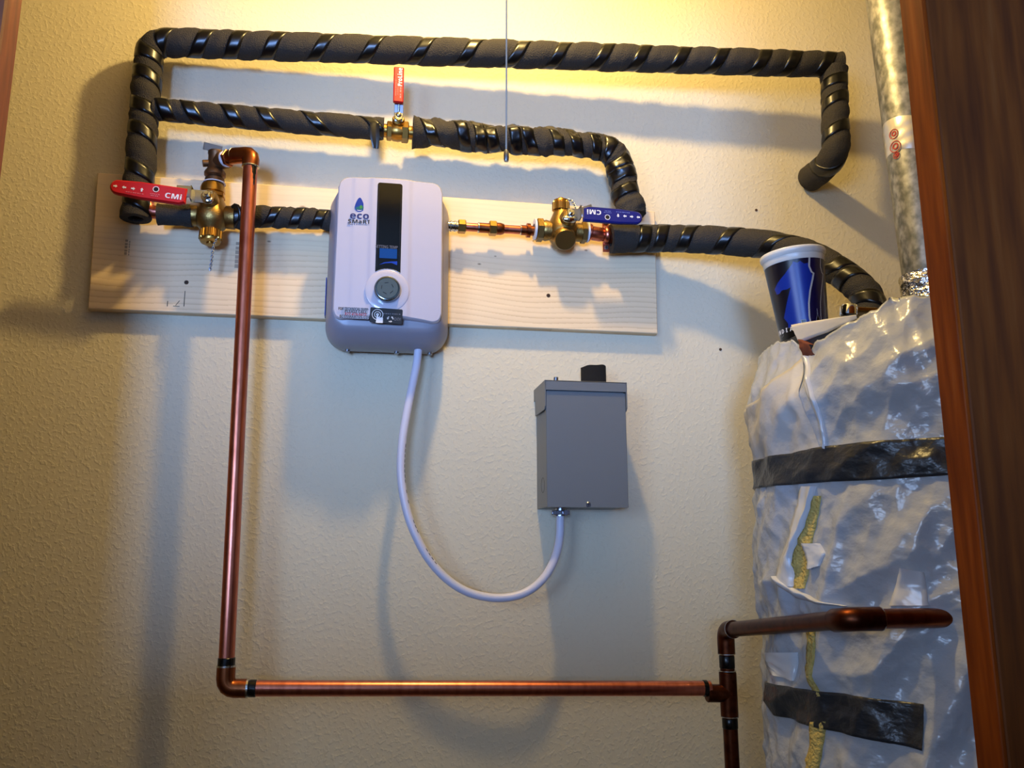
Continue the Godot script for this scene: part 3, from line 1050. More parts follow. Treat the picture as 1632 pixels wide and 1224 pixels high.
# dipped lever grip in the xy plane, from the neck (0,0) towards +x
func grip(at: Vector3, b: Basis, l: float, h: float, m: Material, parent: Node3D) -> MeshInstance3D:
	mb(Transform3D(b, at))
	var p := PackedVector2Array()
	var n := 10
	p.append_array(pts([0, -h * 0.5, l * 0.6, -h * 0.5]))
	for i in n + 1:
		var a := -PI / 2 + PI * i / n
		p.append(Vector2(l - h * 0.42 + cos(a) * h * 0.42, sin(a) * h * 0.42))
	p.append_array(pts([l * 0.6, h * 0.5, h * 0.3, h * 0.5, 0, h * 0.36]))
	extrude(p, -0.005, 0.005, 0.0022)
	return done("lever_grip", m, parent)

func arrow(at: Vector3, b: Basis, s: float) -> void:
	var keep := xf
	xf = Transform3D(b, at)
	extrude(pts([-0.9 * s, -0.35 * s, 0.1 * s, -0.35 * s, 0.1 * s, -0.8 * s, 1.0 * s, 0, 0.1 * s, 0.8 * s, 0.1 * s, 0.35 * s, -0.9 * s, 0.35 * s]), -0.0001, 0.0003)
	xf = keep

func fittings() -> void:
	# ---- hot side service valve
	var o := Vector3(-0.2535, 1.8930, 0.0520)
	var t := thing("service_valve", o, "cast brass service valve with a long red lever, left of the white heater", "valve", "brass service valves")
	mb()
	var tilt := Vector3(-0.04, 1, 0).normalized()
	lathe([Vector2(0, -0.033), Vector2(0.0135, -0.033), Vector2(0.0165, -0.026), Vector2(0.024, -0.018), Vector2(0.0275, -0.008), Vector2(0.0265, 0.004), Vector2(0.0225, 0.016), Vector2(0.0185, 0.024), Vector2(0.0175, 0.032)], o, tilt, 36)
	lathe([Vector2(0, -0.036), Vector2(0.0165, -0.036), Vector2(0.0175, -0.031), Vector2(0.0175, -0.023), Vector2(0.015, -0.016), Vector2(0.0185, -0.006), Vector2(0.0185, 0.008), Vector2(0.0155, 0.018), Vector2(0.0185, 0.023), Vector2(0.0195, 0.036), Vector2(0, 0.036)], o + Vector3(0, -0.002, 0), Vector3(1, 0, 0), 30)
	lathe([Vector2(0.0155, 0), Vector2(0.0145, 0.022), Vector2(0.0105, 0.027), Vector2(0.0, 0.027)], o + Vector3(-0.002, 0.016, 0.008), Vector3(0, 0.1, 1), 26)
	done("valve_body", M.brass_cast, t)
	mb()
	hexnut(o + tilt * 0.029, o + tilt * 0.036, 0.0215)
	lathe([Vector2(0.0165, 0.036), Vector2(0.0195, 0.038), Vector2(0.0195, 0.046), Vector2(0.0175, 0.052), Vector2(0.0, 0.052)], o, tilt, 28)
	done("top_collar", M.brass, t)
	var cap_at := o + Vector3(0.0008, -0.029, 0.002)
	drain_cap(cap_at, Vector3(0, -1, 0.12).normalized(), 0.0185, t)
	chain(spline([cap_at + Vector3(0.012, -0.018, 0.016), cap_at + Vector3(0.0085, -0.03, 0.018), cap_at + Vector3(0.007, -0.05, 0.017), cap_at + Vector3(0.005, -0.072, 0.015)]), t)
	# stem, nut, lever plate and red grip
	var sc := o + Vector3(-0.003, 0.018, 0.034)
	mb()
	hexnut(sc, sc + Vector3(0, 0.001, 0.007), 0.0075)
	cyl(sc + Vector3(0, 0, 0.006), sc + Vector3(0, 0.001, 0.013), 0.0034)
	ball(sc + Vector3(0.001, -0.006, 0.0), Vector3(0.009, 0.007, 0.004), 8)
	done("lever_nut", M.chrome, t)
	mb()
	box(sc + Vector3(-0.022, -0.012, -0.0015), sc + Vector3(0.008, 0.010, 0.0005), 0.0006)
	box(sc + Vector3(-0.0235, -0.012, -0.001), sc + Vector3(-0.0215, 0.010, 0.016), 0.0006)
	box(sc + Vector3(-0.044, -0.010, 0.0135), sc + Vector3(-0.0215, 0.009, 0.0155), 0.0006)
	done("lever_plate", M.chrome, t)
	var gb := Basis(Vector3(0, 0, 1), -0.07) * Basis(Vector3(0, 1, 0), PI)
	var ga := Vector3(-0.2849, 1.9005, 0.1000)
	var g := grip(ga, Basis(Vector3(0, 0, 1), PI - 0.09), 0.113, 0.0275, M.red, t)
	g.set_meta("label", "red dipped lever grip")
	grip_text(ga, Basis(Vector3(0, 0, 1), -0.09), -1.0, 0.113, g, M.print_white, M.print_pink)
	# ---- relief valve on top of it
	o = Vector3(-0.2533, 1.9531, 0.0520)
	t = thing("relief_valve", o, "brown bronze pressure relief valve with grey test lever atop the brass hot valve", "valve")
	mb()
	lathe([Vector2(0, -0.004), Vector2(0.0155, -0.004), Vector2(0.0155, 0.002), Vector2(0.013, 0.005), Vector2(0.0168, 0.008), Vector2(0.0172, 0.013), Vector2(0.0145, 0.0175), Vector2(0.0125, 0.021), Vector2(0.0125, 0.044), Vector2(0.0135, 0.046), Vector2(0.0135, 0.05), Vector2(0, 0.05)], o, Vector3(0, 1, 0), 28)
	var od := Vector3(0.72, 0.0, 0.69).normalized()
	var oc := o + Vector3(0.0, 0.031, 0)
	lathe([Vector2(0.011, 0), Vector2(0.011, 0.014), Vector2(0.0145, 0.016), Vector2(0.0145, 0.024), Vector2(0.0, 0.024)], oc, od, 24)
	cyl(oc, oc + Vector3(-0.02, -0.004, 0.004), 0.0058)
	done("valve_body", M.bronze, t)
	mb()
	lathe([Vector2(0.0105, 0.024), Vector2(0.0135, 0.0245), Vector2(0.0135, 0.028), Vector2(0.0105, 0.0285)], oc, od, 24)
	done("thread_seal_tape", M.teflon, t)
	mb()
	lathe([Vector2(0.0156, 0.0), Vector2(0.0178, 0.0), Vector2(0.0178, 0.0015), Vector2(0.0156, 0.0015)], o + Vector3(0, -0.006, 0), Vector3(0, 1, 0), 28)
	done("thread_seal_tape", M.teflon, t)
	mb(Transform3D(Basis(Vector3(0, 0, 1), -0.2) * Basis(Vector3(1, 0, 0), 0.35), o + Vector3(-0.003, 0.055, 0.004)))
	extrude(pts([-0.0165, -0.006, 0.012, -0.006, 0.012, 0.006, -0.0165, 0.006]), -0.0008, 0.0008, 0.0004)
	extrude(pts([-0.018, -0.006, -0.0165, -0.006, -0.0165, 0.006, -0.018, 0.006]), -0.006, 0.0008, 0.0003)
	xf = Transform3D()
	cyl(o + Vector3(0, 0.048, 0), o + Vector3(0, 0.055, 0.002), 0.003)
	done("test_lever", M.dull_steel, t)
	# ---- copper discharge pipe
	var st0 := oc + od * 0.0285
	var e0 := Vector3(-0.1916, 1.9792, 0.1000)
	var low := Vector3(-0.1819, 1.1653, 0.1000)
	var far := Vector3(0.5369, 1.1487, 0.1200)
	t = thing("discharge_pipe", low, "bright copper discharge pipe dropping from the relief valve and running along the lower wall", "copper pipe")
	mb()
	hexnut(st0, st0 + od * 0.006, 0.0142)
	lathe([Vector2(0.0115, 0.006), Vector2(0.0125, 0.008), Vector2(0.0125, 0.018), Vector2(0.0112, 0.02)], st0, od, 24)
	done("threaded_adapter", M.copper_dull, t)
	var down := (low - e0).normalized()
	mb()
	lathe([Vector2(0.0116, 0.0185), Vector2(0.0128, 0.019), Vector2(0.0128, 0.0205), Vector2(0.0116, 0.021)], st0, od, 24)
	done("solder_ring", M.solder, t)
	mb()
	lathe([Vector2(0.0113, 0), Vector2(0.0135, 0.0005), Vector2(0.0135, 0.002), Vector2(0.0113, 0.003)], e0 + down * 0.018, down, 24)
	done("solder_ring", M.solder, t)
	mb()
	tube(fillet([st0 + od * 0.017, e0 + Vector3(0.001, 0.0015, 0), e0 + down * 0.0195], 0.02, 12), 0.0132, 24)
	done("upper_elbow", M.copper_dull, t)
	mb()
	cyl(e0 + down * 0.019, low - down * 0.02, 0.01125)
	done("vertical_tube", M.copper, t)
	mb(); smooth()
	# burnt flux run below the top elbow
	var frows := []
	for i in 12:
		var s := 0.02 + 0.034 * i / 11.0
		var wd := 0.55 * (1.0 - pow(i / 11.0, 0.8)) + 0.06 + 0.05 * sin(i * 2.1)
		var row := PackedVector3Array()
		for j in 6:
			var a := 0.75 + (j / 5.0 - 0.5) * wd * 2.0
			row.append(e0 + down * s + Vector3(sin(a), 0, cos(a)) * (0.01125 + (0.0004 if j > 0 and j < 5 else -0.0003)))
		frows.append(row)
	grid(frows)
	done("flux_stain", M.flux, t)
	var hd := (far - low).normalized()
	mb()
	tube(fillet([low - down * 0.030, low, low + hd * 0.030], 0.022, 12), 0.0132, 24)
	done("lower_elbow", M.copper_dull, t)
	mb()
	lathe([Vector2(0.0113, 0), Vector2(0.0122, 0.001), Vector2(0.0122, 0.010), Vector2(0.0113, 0.011)], low - down * 0.042, down, 24)
	done("flux_stain", M.flux, t)
	mb()
	lathe([Vector2(0.0113, 0), Vector2(0.0122, 0.001), Vector2(0.0122, 0.009), Vector2(0.0113, 0.010)], low + hd * 0.033, hd, 24)
	done("flux_stain", M.flux, t)
	mb()
	lathe([Vector2(0.0113, 0), Vector2(0.0136, 0.0005), Vector2(0.0136, 0.003), Vector2(0.0113, 0.004)], low - down * 0.032, down, 24)
	done("solder_ring", M.solder, t)
	mb()
	lathe([Vector2(0.0113, 0), Vector2(0.0138, 0.0005), Vector2(0.0138, 0.003), Vector2(0.0113, 0.004)], low + hd * 0.029, hd, 24)
	done("solder_ring", M.solder, t)
	mb()
	cyl(low + hd * 0.02, far, 0.0112)
	done("horizontal_tube", M.copper, t)
	# ---- old drain line with tee
	var vt := Vector3(0.5661, 1.2346, 0.1200)
	var vb := Vector3(0.5665, 1.0010, 0.1200)
	vb = Vector3(vt.x + (vb.x - vt.x) * 4.2, 0.0, 0.12)
	var vd := (vb - vt).normalized()
	t = thing("drain_pipe", vb, "dark old copper drain pipe with a tee, passing in front of the wrapped tank", "copper pipe")
	var tc := vt + vd * 0.094
	var elb := Vector3(0.5509, 1.2773, 0.5000)
	var last := Vector3(0.715, elb.y, 0.5)
	var ad := (elb - vt).normalized()
	mb(); cyl(vt + vd * 0.03, vb, 0.0112); done("vertical_tube", M.copper_old, t)
	mb(); cyl(vt + ad * 0.028, elb - ad * 0.02, 0.0112); done("arm_tube", M.copper_old, t)
	mb(); cyl(elb + Vector3(0.03, 0, 0), last, 0.0112)
	var rt := done("right_tube", M.copper_dull, t)
	mb(); tube(fillet([vt + vd * 0.036, vt, vt + ad * 0.034], 0.02, 12), 0.0134, 24); done("upper_elbow", M.copper_old, t)
	mb(); tube(fillet([elb - ad * 0.03, elb, elb + Vector3(0.04, 0, 0)], 0.02, 12), 0.0136, 24); done("angled_coupling", M.copper_old, t)
	mb()
	cyl(tc - vd * 0.032, tc + vd * 0.034, 0.0134, 0.0015)
	cyl(tc, tc - hd * 0.035, 0.0134, 0.0015)
	done("tee", M.copper_old, t)
	mb()
	lathe([Vector2(0.0113, 0), Vector2(0.012, 0.001), Vector2(0.012, 0.018), Vector2(0.0113, 0.019)], vt + vd * 0.038, vd, 24)
	done("flux_stain", M.flux, t)
	mb()
	lathe([Vector2(0.0113, 0), Vector2(0.012, 0.001), Vector2(0.012, 0.014), Vector2(0.0113, 0.015)], tc + vd * 0.036, vd, 24)
	done("flux_stain", M.flux, t)
	mb()
	lathe([Vector2(0.0112, 0), Vector2(0.0122, 0.001), Vector2(0.0122, 0.006), Vector2(0.0112, 0.007)], far - hd * 0.012, hd, 24)
	done("flux_stain", M.flux, t)
	mb()
	for q in [[vt + vd * 0.035, vd], [tc - vd * 0.034, vd], [tc + vd * 0.033, vd], [vt + ad * 0.032, ad], [elb + Vector3(0.0385, 0, 0), Vector3(1, 0, 0)]]:
		mb(); lathe([Vector2(0.0114, 0), Vector2(0.0137, 0.0004), Vector2(0.0137, 0.0016), Vector2(0.0114, 0.002)], q[0], q[1], 24)
		done("solder_ring", M.solder, t)
	# ---- ball valve in the middle pipe
	o = Vector3(0.0421, 2.0649, 0.0540)
	t = thing("ball_valve", o, "small brass ball valve with an upright red lever between two foam sleeves", "valve")
	var fx := (Vector3(0.0614, 2.0654, 0.0540) - Vector3(0.0228, 2.0655, 0.0540)).normalized()
	mb()
	cyl(o - fx * 0.026, o + fx * 0.026, 0.0115)
	hexnut(o - fx * 0.019, o - fx * 0.010, 0.0165)
	hexnut(o + fx * 0.006, o + fx * 0.0185, 0.0182)
	lathe([Vector2(0.0125, -0.014), Vector2(0.0165, -0.008), Vector2(0.0175, 0.0), Vector2(0.016, 0.008)], o, fx, 28)
	lathe([Vector2(0.0105, 0), Vector2(0.0105, 0.020), Vector2(0.0085, 0.022), Vector2(0, 0.022)], o + Vector3(0, 0.008, 0), Vector3(0, 0.25, 1), 20)
	done("valve_body", M.brass, t)
	var vn := o + Vector3(0, 0.013, 0.022)
	mb()
	hexnut(vn + Vector3(0, 0, 0.0), vn + Vector3(0, 0, 0.006), 0.0072)
	ball(vn + Vector3(0, 0.004, 0.006), Vector3(0.005, 0.005, 0.003), 8)
	done("lever_nut", M.chrome, t)
	mb()
	box(vn + Vector3(-0.0075, -0.006, -0.001), vn + Vector3(0.0075, 0.012, 0.0008), 0.0005)
	tube(PackedVector3Array([vn + Vector3(0, 0.010, 0), vn + Vector3(0, 0.03, 0.006)]), 0.002, 8)
	xf = Transform3D(Basis(Vector3(1, 0, 0), 0.25), vn + Vector3(0, 0.010, 0))
	extrude(pts([-0.0075, 0, 0.0075, 0, 0.0075, 0.034, -0.0075, 0.034]), -0.001, 0.001, 0.0004)
	done("lever_strap", M.steel, t)
	var gt := Vector3(0.0402, 2.1653, 0.0920)
	var gl := Vector3(0.0403, 2.1000, 0.0880)
	var gd := (gt - gl)
	var gbs := Basis(Vector3(0, 0, 1), atan2(gd.y, gd.x) - PI / 2)
	mb(Transform3D(gbs, gl))
	extrude(rrect(0.0172, gd.length(), 0.002, 4, Vector2(0, gd.length() / 2)), -0.0035, 0.0035, 0.0016)
	g = done("lever_grip", M.red, t)
	var up := gbs * Basis(Vector3(0, 0, 1), PI / 2)
	text("ProLine", 0.0072, gl + gbs * Vector3(0.0022, 0.046, 0.0037), up, M.print_white, g, 0.95)
	mb()
	strokes(gl + gbs * Vector3(-0.0045, 0.026, 0.0036), up, 0.03, 0.0009, 9, 3)
	done("fine_print", M.print_pink, g).set_meta("kind", "stuff")
	mb()
	strokes(gl + gbs * Vector3(-0.001, 0.024, 0.0036), up, 0.022, 0.0009, 6, 7)
	done("fine_print", M.print_pink, g).set_meta("kind", "stuff")
	mb()
	strokes(gl + gbs * Vector3(0.0035, 0.018, 0.0036), up, 0.022, 0.002, 4, 9)
	done("fine_print", M.print_pink, g).set_meta("kind", "stuff")
	# ---- copper union between heater and cold valve
	var u0 := Vector3(0.1289, 1.9007, 0.0500)
	var u1 := Vector3(0.2828, 1.9017, 0.0500)
	var ud := (u1 - u0).normalized()
	var L := u0.distance_to(u1)
	var at := func(px: float) -> Vector3: return u0 + ud * ((px - 712.0) / 141.0 * L)
	t = thing("union_pipe", u0, "short copper pipe with brass union nuts between the white heater and the cold valve", "copper pipe")
	mb(); cyl(at.call(712), at.call(731), 0.0085); lathe([Vector2(0.0085, 0), Vector2(0.0098, 0.001), Vector2(0.0098, 0.003), Vector2(0.0085, 0.004)], at.call(717), ud, 24); lathe([Vector2(0.0085, 0), Vector2(0.0098, 0.001), Vector2(0.0098, 0.003), Vector2(0.0085, 0.004)], at.call(723), ud, 24)
	done("threaded_nipple", M.chrome, t)
	mb(); hexnut(at.call(729.5), at.call(742), 0.0122); done("union_nut", M.brass, t)
	mb()
	cyl(at.call(740), at.call(764), 0.0072)
	done("copper_tube", M.copper, t)
	mb()
	cyl(at.call(800), at.call(832), 0.0074)
	done("copper_tube", M.copper, t)
	mb()
	cyl(at.call(762), at.call(780), 0.0086, 0.001)
	done("copper_coupling", M.copper_dull, t)
	mb()
	lathe([Vector2(0.0086, 0), Vector2(0.0105, 0.001), Vector2(0.0105, 0.008), Vector2(0.009, 0.013), Vector2(0.008, 0.014)], at.call(790), ud, 24)
	done("copper_coupling", M.copper_dull, t)
	mb()
	cyl(at.call(829), at.call(852), 0.0088, 0.001)
	done("copper_coupling", M.copper_dull, t)
	mb()
	lathe([Vector2(0.0088, 0), Vector2(0.0125, 0.001), Vector2(0.0125, 0.007), Vector2(0.0088, 0.008)], at.call(838), ud, 24)
	done("copper_coupling", M.copper_dull, t)
	mb(); hexnut(at.call(778.5), at.call(791), 0.0132); done("union_nut", M.brass, t)
	mb()
	lathe([Vector2(0.0073, 0), Vector2(0.0092, 0.001), Vector2(0.0092, 0.003), Vector2(0.0073, 0.004)], at.call(760), ud, 24)
	done("solder_ring", M.solder, t)
	mb()
	lathe([Vector2(0.0074, 0), Vector2(0.0092, 0.001), Vector2(0.0092, 0.002), Vector2(0.0074, 0.003)], at.call(828), ud, 24)
	done("solder_ring", M.solder, t)
	# ---- cold side service valve
	o = Vector3(0.3304, 1.9040, 0.0520)
	t = thing("service_valve", o, "cast brass service valve with a long blue lever, right of the white heater", "valve", "brass service valves")
	mb()
	lathe([Vector2(0, -0.028), Vector2(0.016, -0.028), Vector2(0.0195, -0.022), Vector2(0.0255, -0.012), Vector2(0.0275, -0.002), Vector2(0.0255, 0.010), Vector2(0.020, 0.022), Vector2(0.0145, 0.034), Vector2(0.0125, 0.040)], o, Vector3(0, 1, 0), 36)
	lathe([Vector2(0.0, -0.036), Vector2(0.0165, -0.036), Vector2(0.0185, -0.030), Vector2(0.0165, -0.022), Vector2(0.0205, -0.008), Vector2(0.0205, 0.008), Vector2(0.0155, 0.02), Vector2(0.0165, 0.028), Vector2(0.0165, 0.034), Vector2(0, 0.034)], o + Vector3(0, -0.001, 0), ud, 30)
	lathe([Vector2(0.0205, 0.0), Vector2(0.0195, 0.010), Vector2(0.0175, 0.0135), Vector2(0.0, 0.0135)], o + Vector3(0, -0.017, 0.012), Vector3(0, -0.62, 0.78), 30)
	lathe([Vector2(0.016, 0), Vector2(0.0145, 0.022), Vector2(0.0105, 0.027), Vector2(0.0, 0.027)], o + Vector3(0.005, 0.012, 0.008), Vector3(0, 0.1, 1), 26)
	done("valve_body", M.brass_cast, t)
	mb()
	hexnut(o - ud * 0.0465 + Vector3(0, -0.001, 0), o - ud * 0.034 + Vector3(0, -0.001, 0), 0.0205)
	done("hex_end", M.brass_cast, t)
	mb()
	hexnut(o + ud * 0.033 + Vector3(0, -0.001, 0), o + ud * 0.043 + Vector3(0, -0.001, 0), 0.0195)
	done("hex_end", M.brass_cast, t)
	mb()
	lathe([Vector2(0.0098, 0), Vector2(0.0185, 0.0004), Vector2(0.0185, 0.0032), Vector2(0.0098, 0.0036)], o - ud * 0.0505, ud, 28)
	done("thread_seal_tape", M.teflon, t)
	mb()
	lathe([Vector2(0.0098, 0), Vector2(0.0178, 0.0004), Vector2(0.0178, 0.0030), Vector2(0.0098, 0.0034)], o + ud * 0.0435, ud, 28)
	done("thread_seal_tape", M.teflon, t)
	var cap2 := o + Vector3(-0.002, 0.0365, 0.001)
	drain_cap(cap2, Vector3(0, 1, 0.04).normalized(), 0.0155, t)
	chain(spline([cap2 + Vector3(0.008, 0.018, 0.006), cap2 + Vector3(0.0165, 0.016, 0.010), cap2 + Vector3(0.022, 0.002, 0.016), cap2 + Vector3(0.0245, -0.014, 0.02)]), t)
	sc = o + Vector3(0.006, 0.014, 0.034)
	mb()
	hexnut(sc + Vector3(0, 0.003, 0), sc + Vector3(0, 0.004, 0.008), 0.0075)
	cyl(sc + Vector3(0, 0.003, 0.006), sc + Vector3(0, 0.004, 0.013), 0.0034)
	ball(sc + Vector3(-0.001, -0.006, 0.002), Vector3(0.0135, 0.0075, 0.005), 9)
	done("lever_nut", M.chrome, t)
	mb()
	box(sc + Vector3(-0.004, -0.008, -0.001), sc + Vector3(0.016, 0.014, 0.001), 0.0006)
	box(sc + Vector3(0.0145, -0.008, -0.001), sc + Vector3(0.0165, 0.014, 0.018), 0.0006)
	xf = Transform3D(Basis(Vector3(0, 0, 1), 0.35), sc + Vector3(0.016, -0.001, 0.0165))
	extrude(pts([0, -0.011, 0.022, -0.012, 0.022, 0.011, 0, 0.010]), -0.001, 0.001, 0.0004)
	done("lever_plate", M.steel, t)
	ga = Vector3(0.3554, 1.9175, 0.1000)
	g = grip(ga, Basis(Vector3(0, 0, 1), -0.015), 0.104, 0.0262, M.blue, t)
	g.set_meta("label", "blue dipped lever grip")
	grip_text(ga, Basis(Vector3(0, 0, 1), PI - 0.015), -1.0, 0.104, g, M.print_white, M.print_pale)
	# ---- copper adapter and strap beyond it
	var r0 := Vector3(0.3777, 1.9042, 0.0520)
	var r1 := Vector3(0.4305, 1.8969, 0.0540)
	var rd := (r1 - r0).normalized()
	t = thing("copper_adapter", r0, "copper adapter and tube between the cold valve and the right foam sleeve", "copper fitting")
	mb()
	lathe([Vector2(0, 0), Vector2(0.0155, 0.0), Vector2(0.0155, 0.004), Vector2(0.0125, 0.006), Vector2(0.0125, 0.022), Vector2(0.0115, 0.024), Vector2(0.0112, 0.06), Vector2(0, 0.06)], r0, rd, 28)
	done("adapter_tube", M.copper, t)
	var pc := Vector3(0.4092, 1.9006, 0.0530)
	t = thing("pipe_strap", pc, "copper pipe strap with screw ears beside the blue valve handle", "pipe strap")
	mb(); smooth()
	var srows := []
	for i in 17:
		var a := PI * i / 16.0
		var row := PackedVector3Array()
		for q in [[-0.0055, 0.0118], [-0.0052, 0.0152], [0.0, 0.0158], [0.0052, 0.0152], [0.0055, 0.0118]]:
			row.append(pc + rd * q[0] + Vector3(0, cos(a), sin(a)) * q[1])
		srows.append(row)
	grid(srows)
	for s in [-1, 1]:
		box(pc + Vector3(-0.0058, (0.012 if s > 0 else -0.030), -0.004), pc + Vector3(0.0058, (0.030 if s > 0 else -0.012), 0.0), 0.0006)
	done("strap_band", M.copper, t)
	screw(pc + Vector3(0, -0.0225, 0.0002), 0.0042, t, M.steel)
	screw(pc + Vector3(0, 0.0225, 0.0002), 0.0042, t, M.rust)

# reading direction b.x; the grip runs away from the neck along b.x * dir
func grip_text(at: Vector3, b: Basis, dir: float, l: float, g: MeshInstance3D, ink: Material, fade: Material) -> void:
	var put := func(x: float, y: float, z := 0.0052) -> Vector3: return at + b * Vector3(dir * x, y, z)
	text("CMi", 0.0082, put.call(0.018, -0.003), b, ink, g, 1.25)
	mb()
	var d := [0.0, PI, 0.0, PI / 2]
	for k in 4:
		mb(); arrow(put.call(l * (0.58 + 0.115 * k), 0.0), b * Basis(Vector3(0, 0, 1), d[3 - k]), 0.0032)
		done("printed_arrow", ink, g)
	mb()
	strokes(put.call(l * 0.66, -0.0065), b, l * 0.24, 0.001, 8, 2)
	done("fine_print", fade, g).set_meta("kind", "stuff")
	mb()
	strokes(put.call(l * 0.40, -0.0038), b, l * 0.13, 0.001, 5, 3)
	done("fine_print", fade, g).set_meta("kind", "stuff")
	mb()
	strokes(put.call(l * 0.40, -0.0066), b, l * 0.11, 0.001, 4, 4)
	done("fine_print", fade, g).set_meta("kind", "stuff")
	mb()
	cyl(put.call(l * 0.40, 0.0045, 0.003), put.call(l * 0.40, 0.0045, 0.0054), 0.0033, 0.0)
	done("hang_hole", M.hole, g)
	mb(); ring_mark(put.call(l * 0.40, 0.0045), b, 0.0047, 0.0009)
	done("hole_ring", ink, g)

func electric() -> void:
	var x0 := 0.2893
	var x1 := 0.4252
	var y0 := 1.4255
	var y1 := 1.6295
	var t := thing("disconnect_box", Vector3(0.357, y0, 0), "grey painted steel electrical box mounted low on the wall right of centre", "electrical box")
	mb()
	box(Vector3(x0 + 0.003, y0, 0.001), Vector3(x1 - 0.002, y1 - 0.004, 0.084), 0.001)
	var bd := done("enclosure", M.box, t)
	mb()
	extrude_side(pts([0.082, y0 - 0.001, 0.0895, y0 - 0.001, 0.0895, y1 - 0.018, 0.082, y1 - 0.018]), x0 + 0.001, x1 - 0.0006, 0.0008)
	var fc := done("front_cover", M.box, t)
	mb()
	# hood: a top plate with a front lip and two cut-off cheeks
	box(Vector3(x0 - 0.001, y1 - 0.0025, 0.001), Vector3(x1 + 0.001, y1, 0.0925), 0.0006)
	box(Vector3(x0 - 0.001, y1 - 0.0165, 0.0908), Vector3(x1 + 0.001, y1, 0.0925), 0.0005)
	var ck := pts([0.001, y1, 0.0925, y1, 0.0925, y1 - 0.043, 0.087, y1 - 0.048, 0.012, y1 - 0.047, 0.012, y1 - 0.02, 0.001, y1 - 0.02])
	extrude_side(ck, x0 - 0.0014, x0 + 0.0004, 0.0003)
	extrude_side(ck, x1 - 0.0004, x1 + 0.0014, 0.0003)
	done("rain_hood", M.box, t)
	screw(Vector3(0.3580, 1.4290, 0.0897), 0.0042, fc, M.steel)
	mb(); cyl(Vector3(0.3163, 1.6404, 0.0500) + Vector3(0, -0.004, 0), Vector3(0.3163, 1.6404, 0.0500) + Vector3(0, 0.003, 0), 0.004); done("hood_screw", M.steel, t)
	# knockout outline on the left cheek
	mb(); ring_mark(Vector3(x0 + 0.0031, 1.462, 0.05), Basis(Vector3(0, 1, 0), -PI / 2), 0.0125, 0.0008); done("knockout_ring", M.ink_dark, bd)
	# black stub on the hood
	var s0 := Vector3(0.3830, 1.6403, 0.0450)
	s0.y = y1
	t = thing("conduit_stub", s0, "short black cylinder standing on top of the grey electrical box", "conduit stub")
	mb()
	var rows := []
	for q in [[0.0, 0.0], [0.0215, 0.0], [0.0215, 1.0], [0.018, 1.0], [0.0175, 0.6], [0.0, 0.6]]:
		var row := PackedVector3Array()
		for j in 32:
			var a := TAU * j / 32
			var x: float = cos(a) * q[0]
			row.append(s0 + Vector3(x, q[1] * (0.0345 + x * 0.06 + 0.0006 * sin(a * 5.0)), -sin(a) * q[0]))
		rows.append(row)
	for i in 5:
		smooth(); grid([rows[i], rows[i + 1]], true)
	done("stub", M.stub, t)
	# white cable in a long sag
	t = thing("power_cable", Vector3(0.0851, 1.6834, 0.0500), "white power cable looping from the heater down to the grey box", "cable")
	var path := spline([Vector3(0.0851, 1.6881, 0.0480), Vector3(0.0825, 1.6579, 0.0500), Vector3(0.0748, 1.6146, 0.0560), Vector3(0.0673, 1.5722, 0.0620), Vector3(0.0611, 1.5258, 0.0670), Vector3(0.0602, 1.4759, 0.0690), Vector3(0.0681, 1.4269, 0.0700), Vector3(0.0826, 1.3854, 0.0700), Vector3(0.1068, 1.3432, 0.0680), Vector3(0.1387, 1.3106, 0.0660), Vector3(0.1743, 1.2913, 0.0650), Vector3(0.2177, 1.2842, 0.0660), Vector3(0.2575, 1.2915, 0.0670), Vector3(0.2886, 1.3134, 0.0640), Vector3(0.3087, 1.3445, 0.0580), Vector3(0.3193, 1.3794, 0.0500), Vector3(0.3219, 1.4271, 0.0460)], 12)
	mb(); tube(path, 0.0066, 18, 0.005); var cb := done("sheath", M.cable, t)
	mb()
	var tr := Track.new(path, 0.004)
	var rng := RandomNumberGenerator.new()
	rng.seed = 4
	for i in 26:
		var s := 0.16 + i * 0.0082
		var row := []
		for k in 4:
			var rr := PackedVector3Array()
			for a in [1.25, 1.35, 1.45]: rr.append(tr.at(s + k * 0.0017, a - 0.25 - i * 0.012, 0.0068))
			row.append(rr)
		if rng.randf() < 0.75: grid(row)
	done("fine_print", M.ink_dark, cb).set_meta("kind", "stuff")
	var cc := Vector3(0.3218, 1.4200, 0.0460)
	mb()
	lathe([Vector2(0, 0), Vector2(0.0112, 0), Vector2(0.0112, 0.004), Vector2(0.009, 0.005), Vector2(0.009, 0.014), Vector2(0, 0.014)], Vector3(cc.x, y0 - 0.0135, cc.z), Vector3(0, 1, 0), 24)
	box(Vector3(cc.x - 0.0165, y0 - 0.0115, cc.z + 0.005), Vector3(cc.x + 0.0135, y0 - 0.0045, cc.z + 0.0115), 0.0008)
	cyl(Vector3(cc.x + 0.006, y0 - 0.008, cc.z + 0.008), Vector3(cc.x + 0.006, y0 - 0.008, cc.z + 0.0145), 0.0045)
	cyl(Vector3(cc.x - 0.012, y0 - 0.008, cc.z + 0.008), Vector3(cc.x - 0.012, y0 - 0.008, cc.z + 0.0135), 0.0035)
	done("cable_clamp", M.steel, t)

# polygon given in (z, y), extruded along x
func extrude_side(zy: PackedVector2Array, x0: float, x1: float, bev: float) -> void:
	var keep := xf
	xf = keep * Transform3D(Basis(Vector3(0, 0, -1), Vector3(0, 1, 0), Vector3(1, 0, 0)), Vector3.ZERO)
	var p := PackedVector2Array()
	for q in zy: p.append(Vector2(-q.x, q.y))
	extrude(p, x0, x1, bev)
	xf = keep

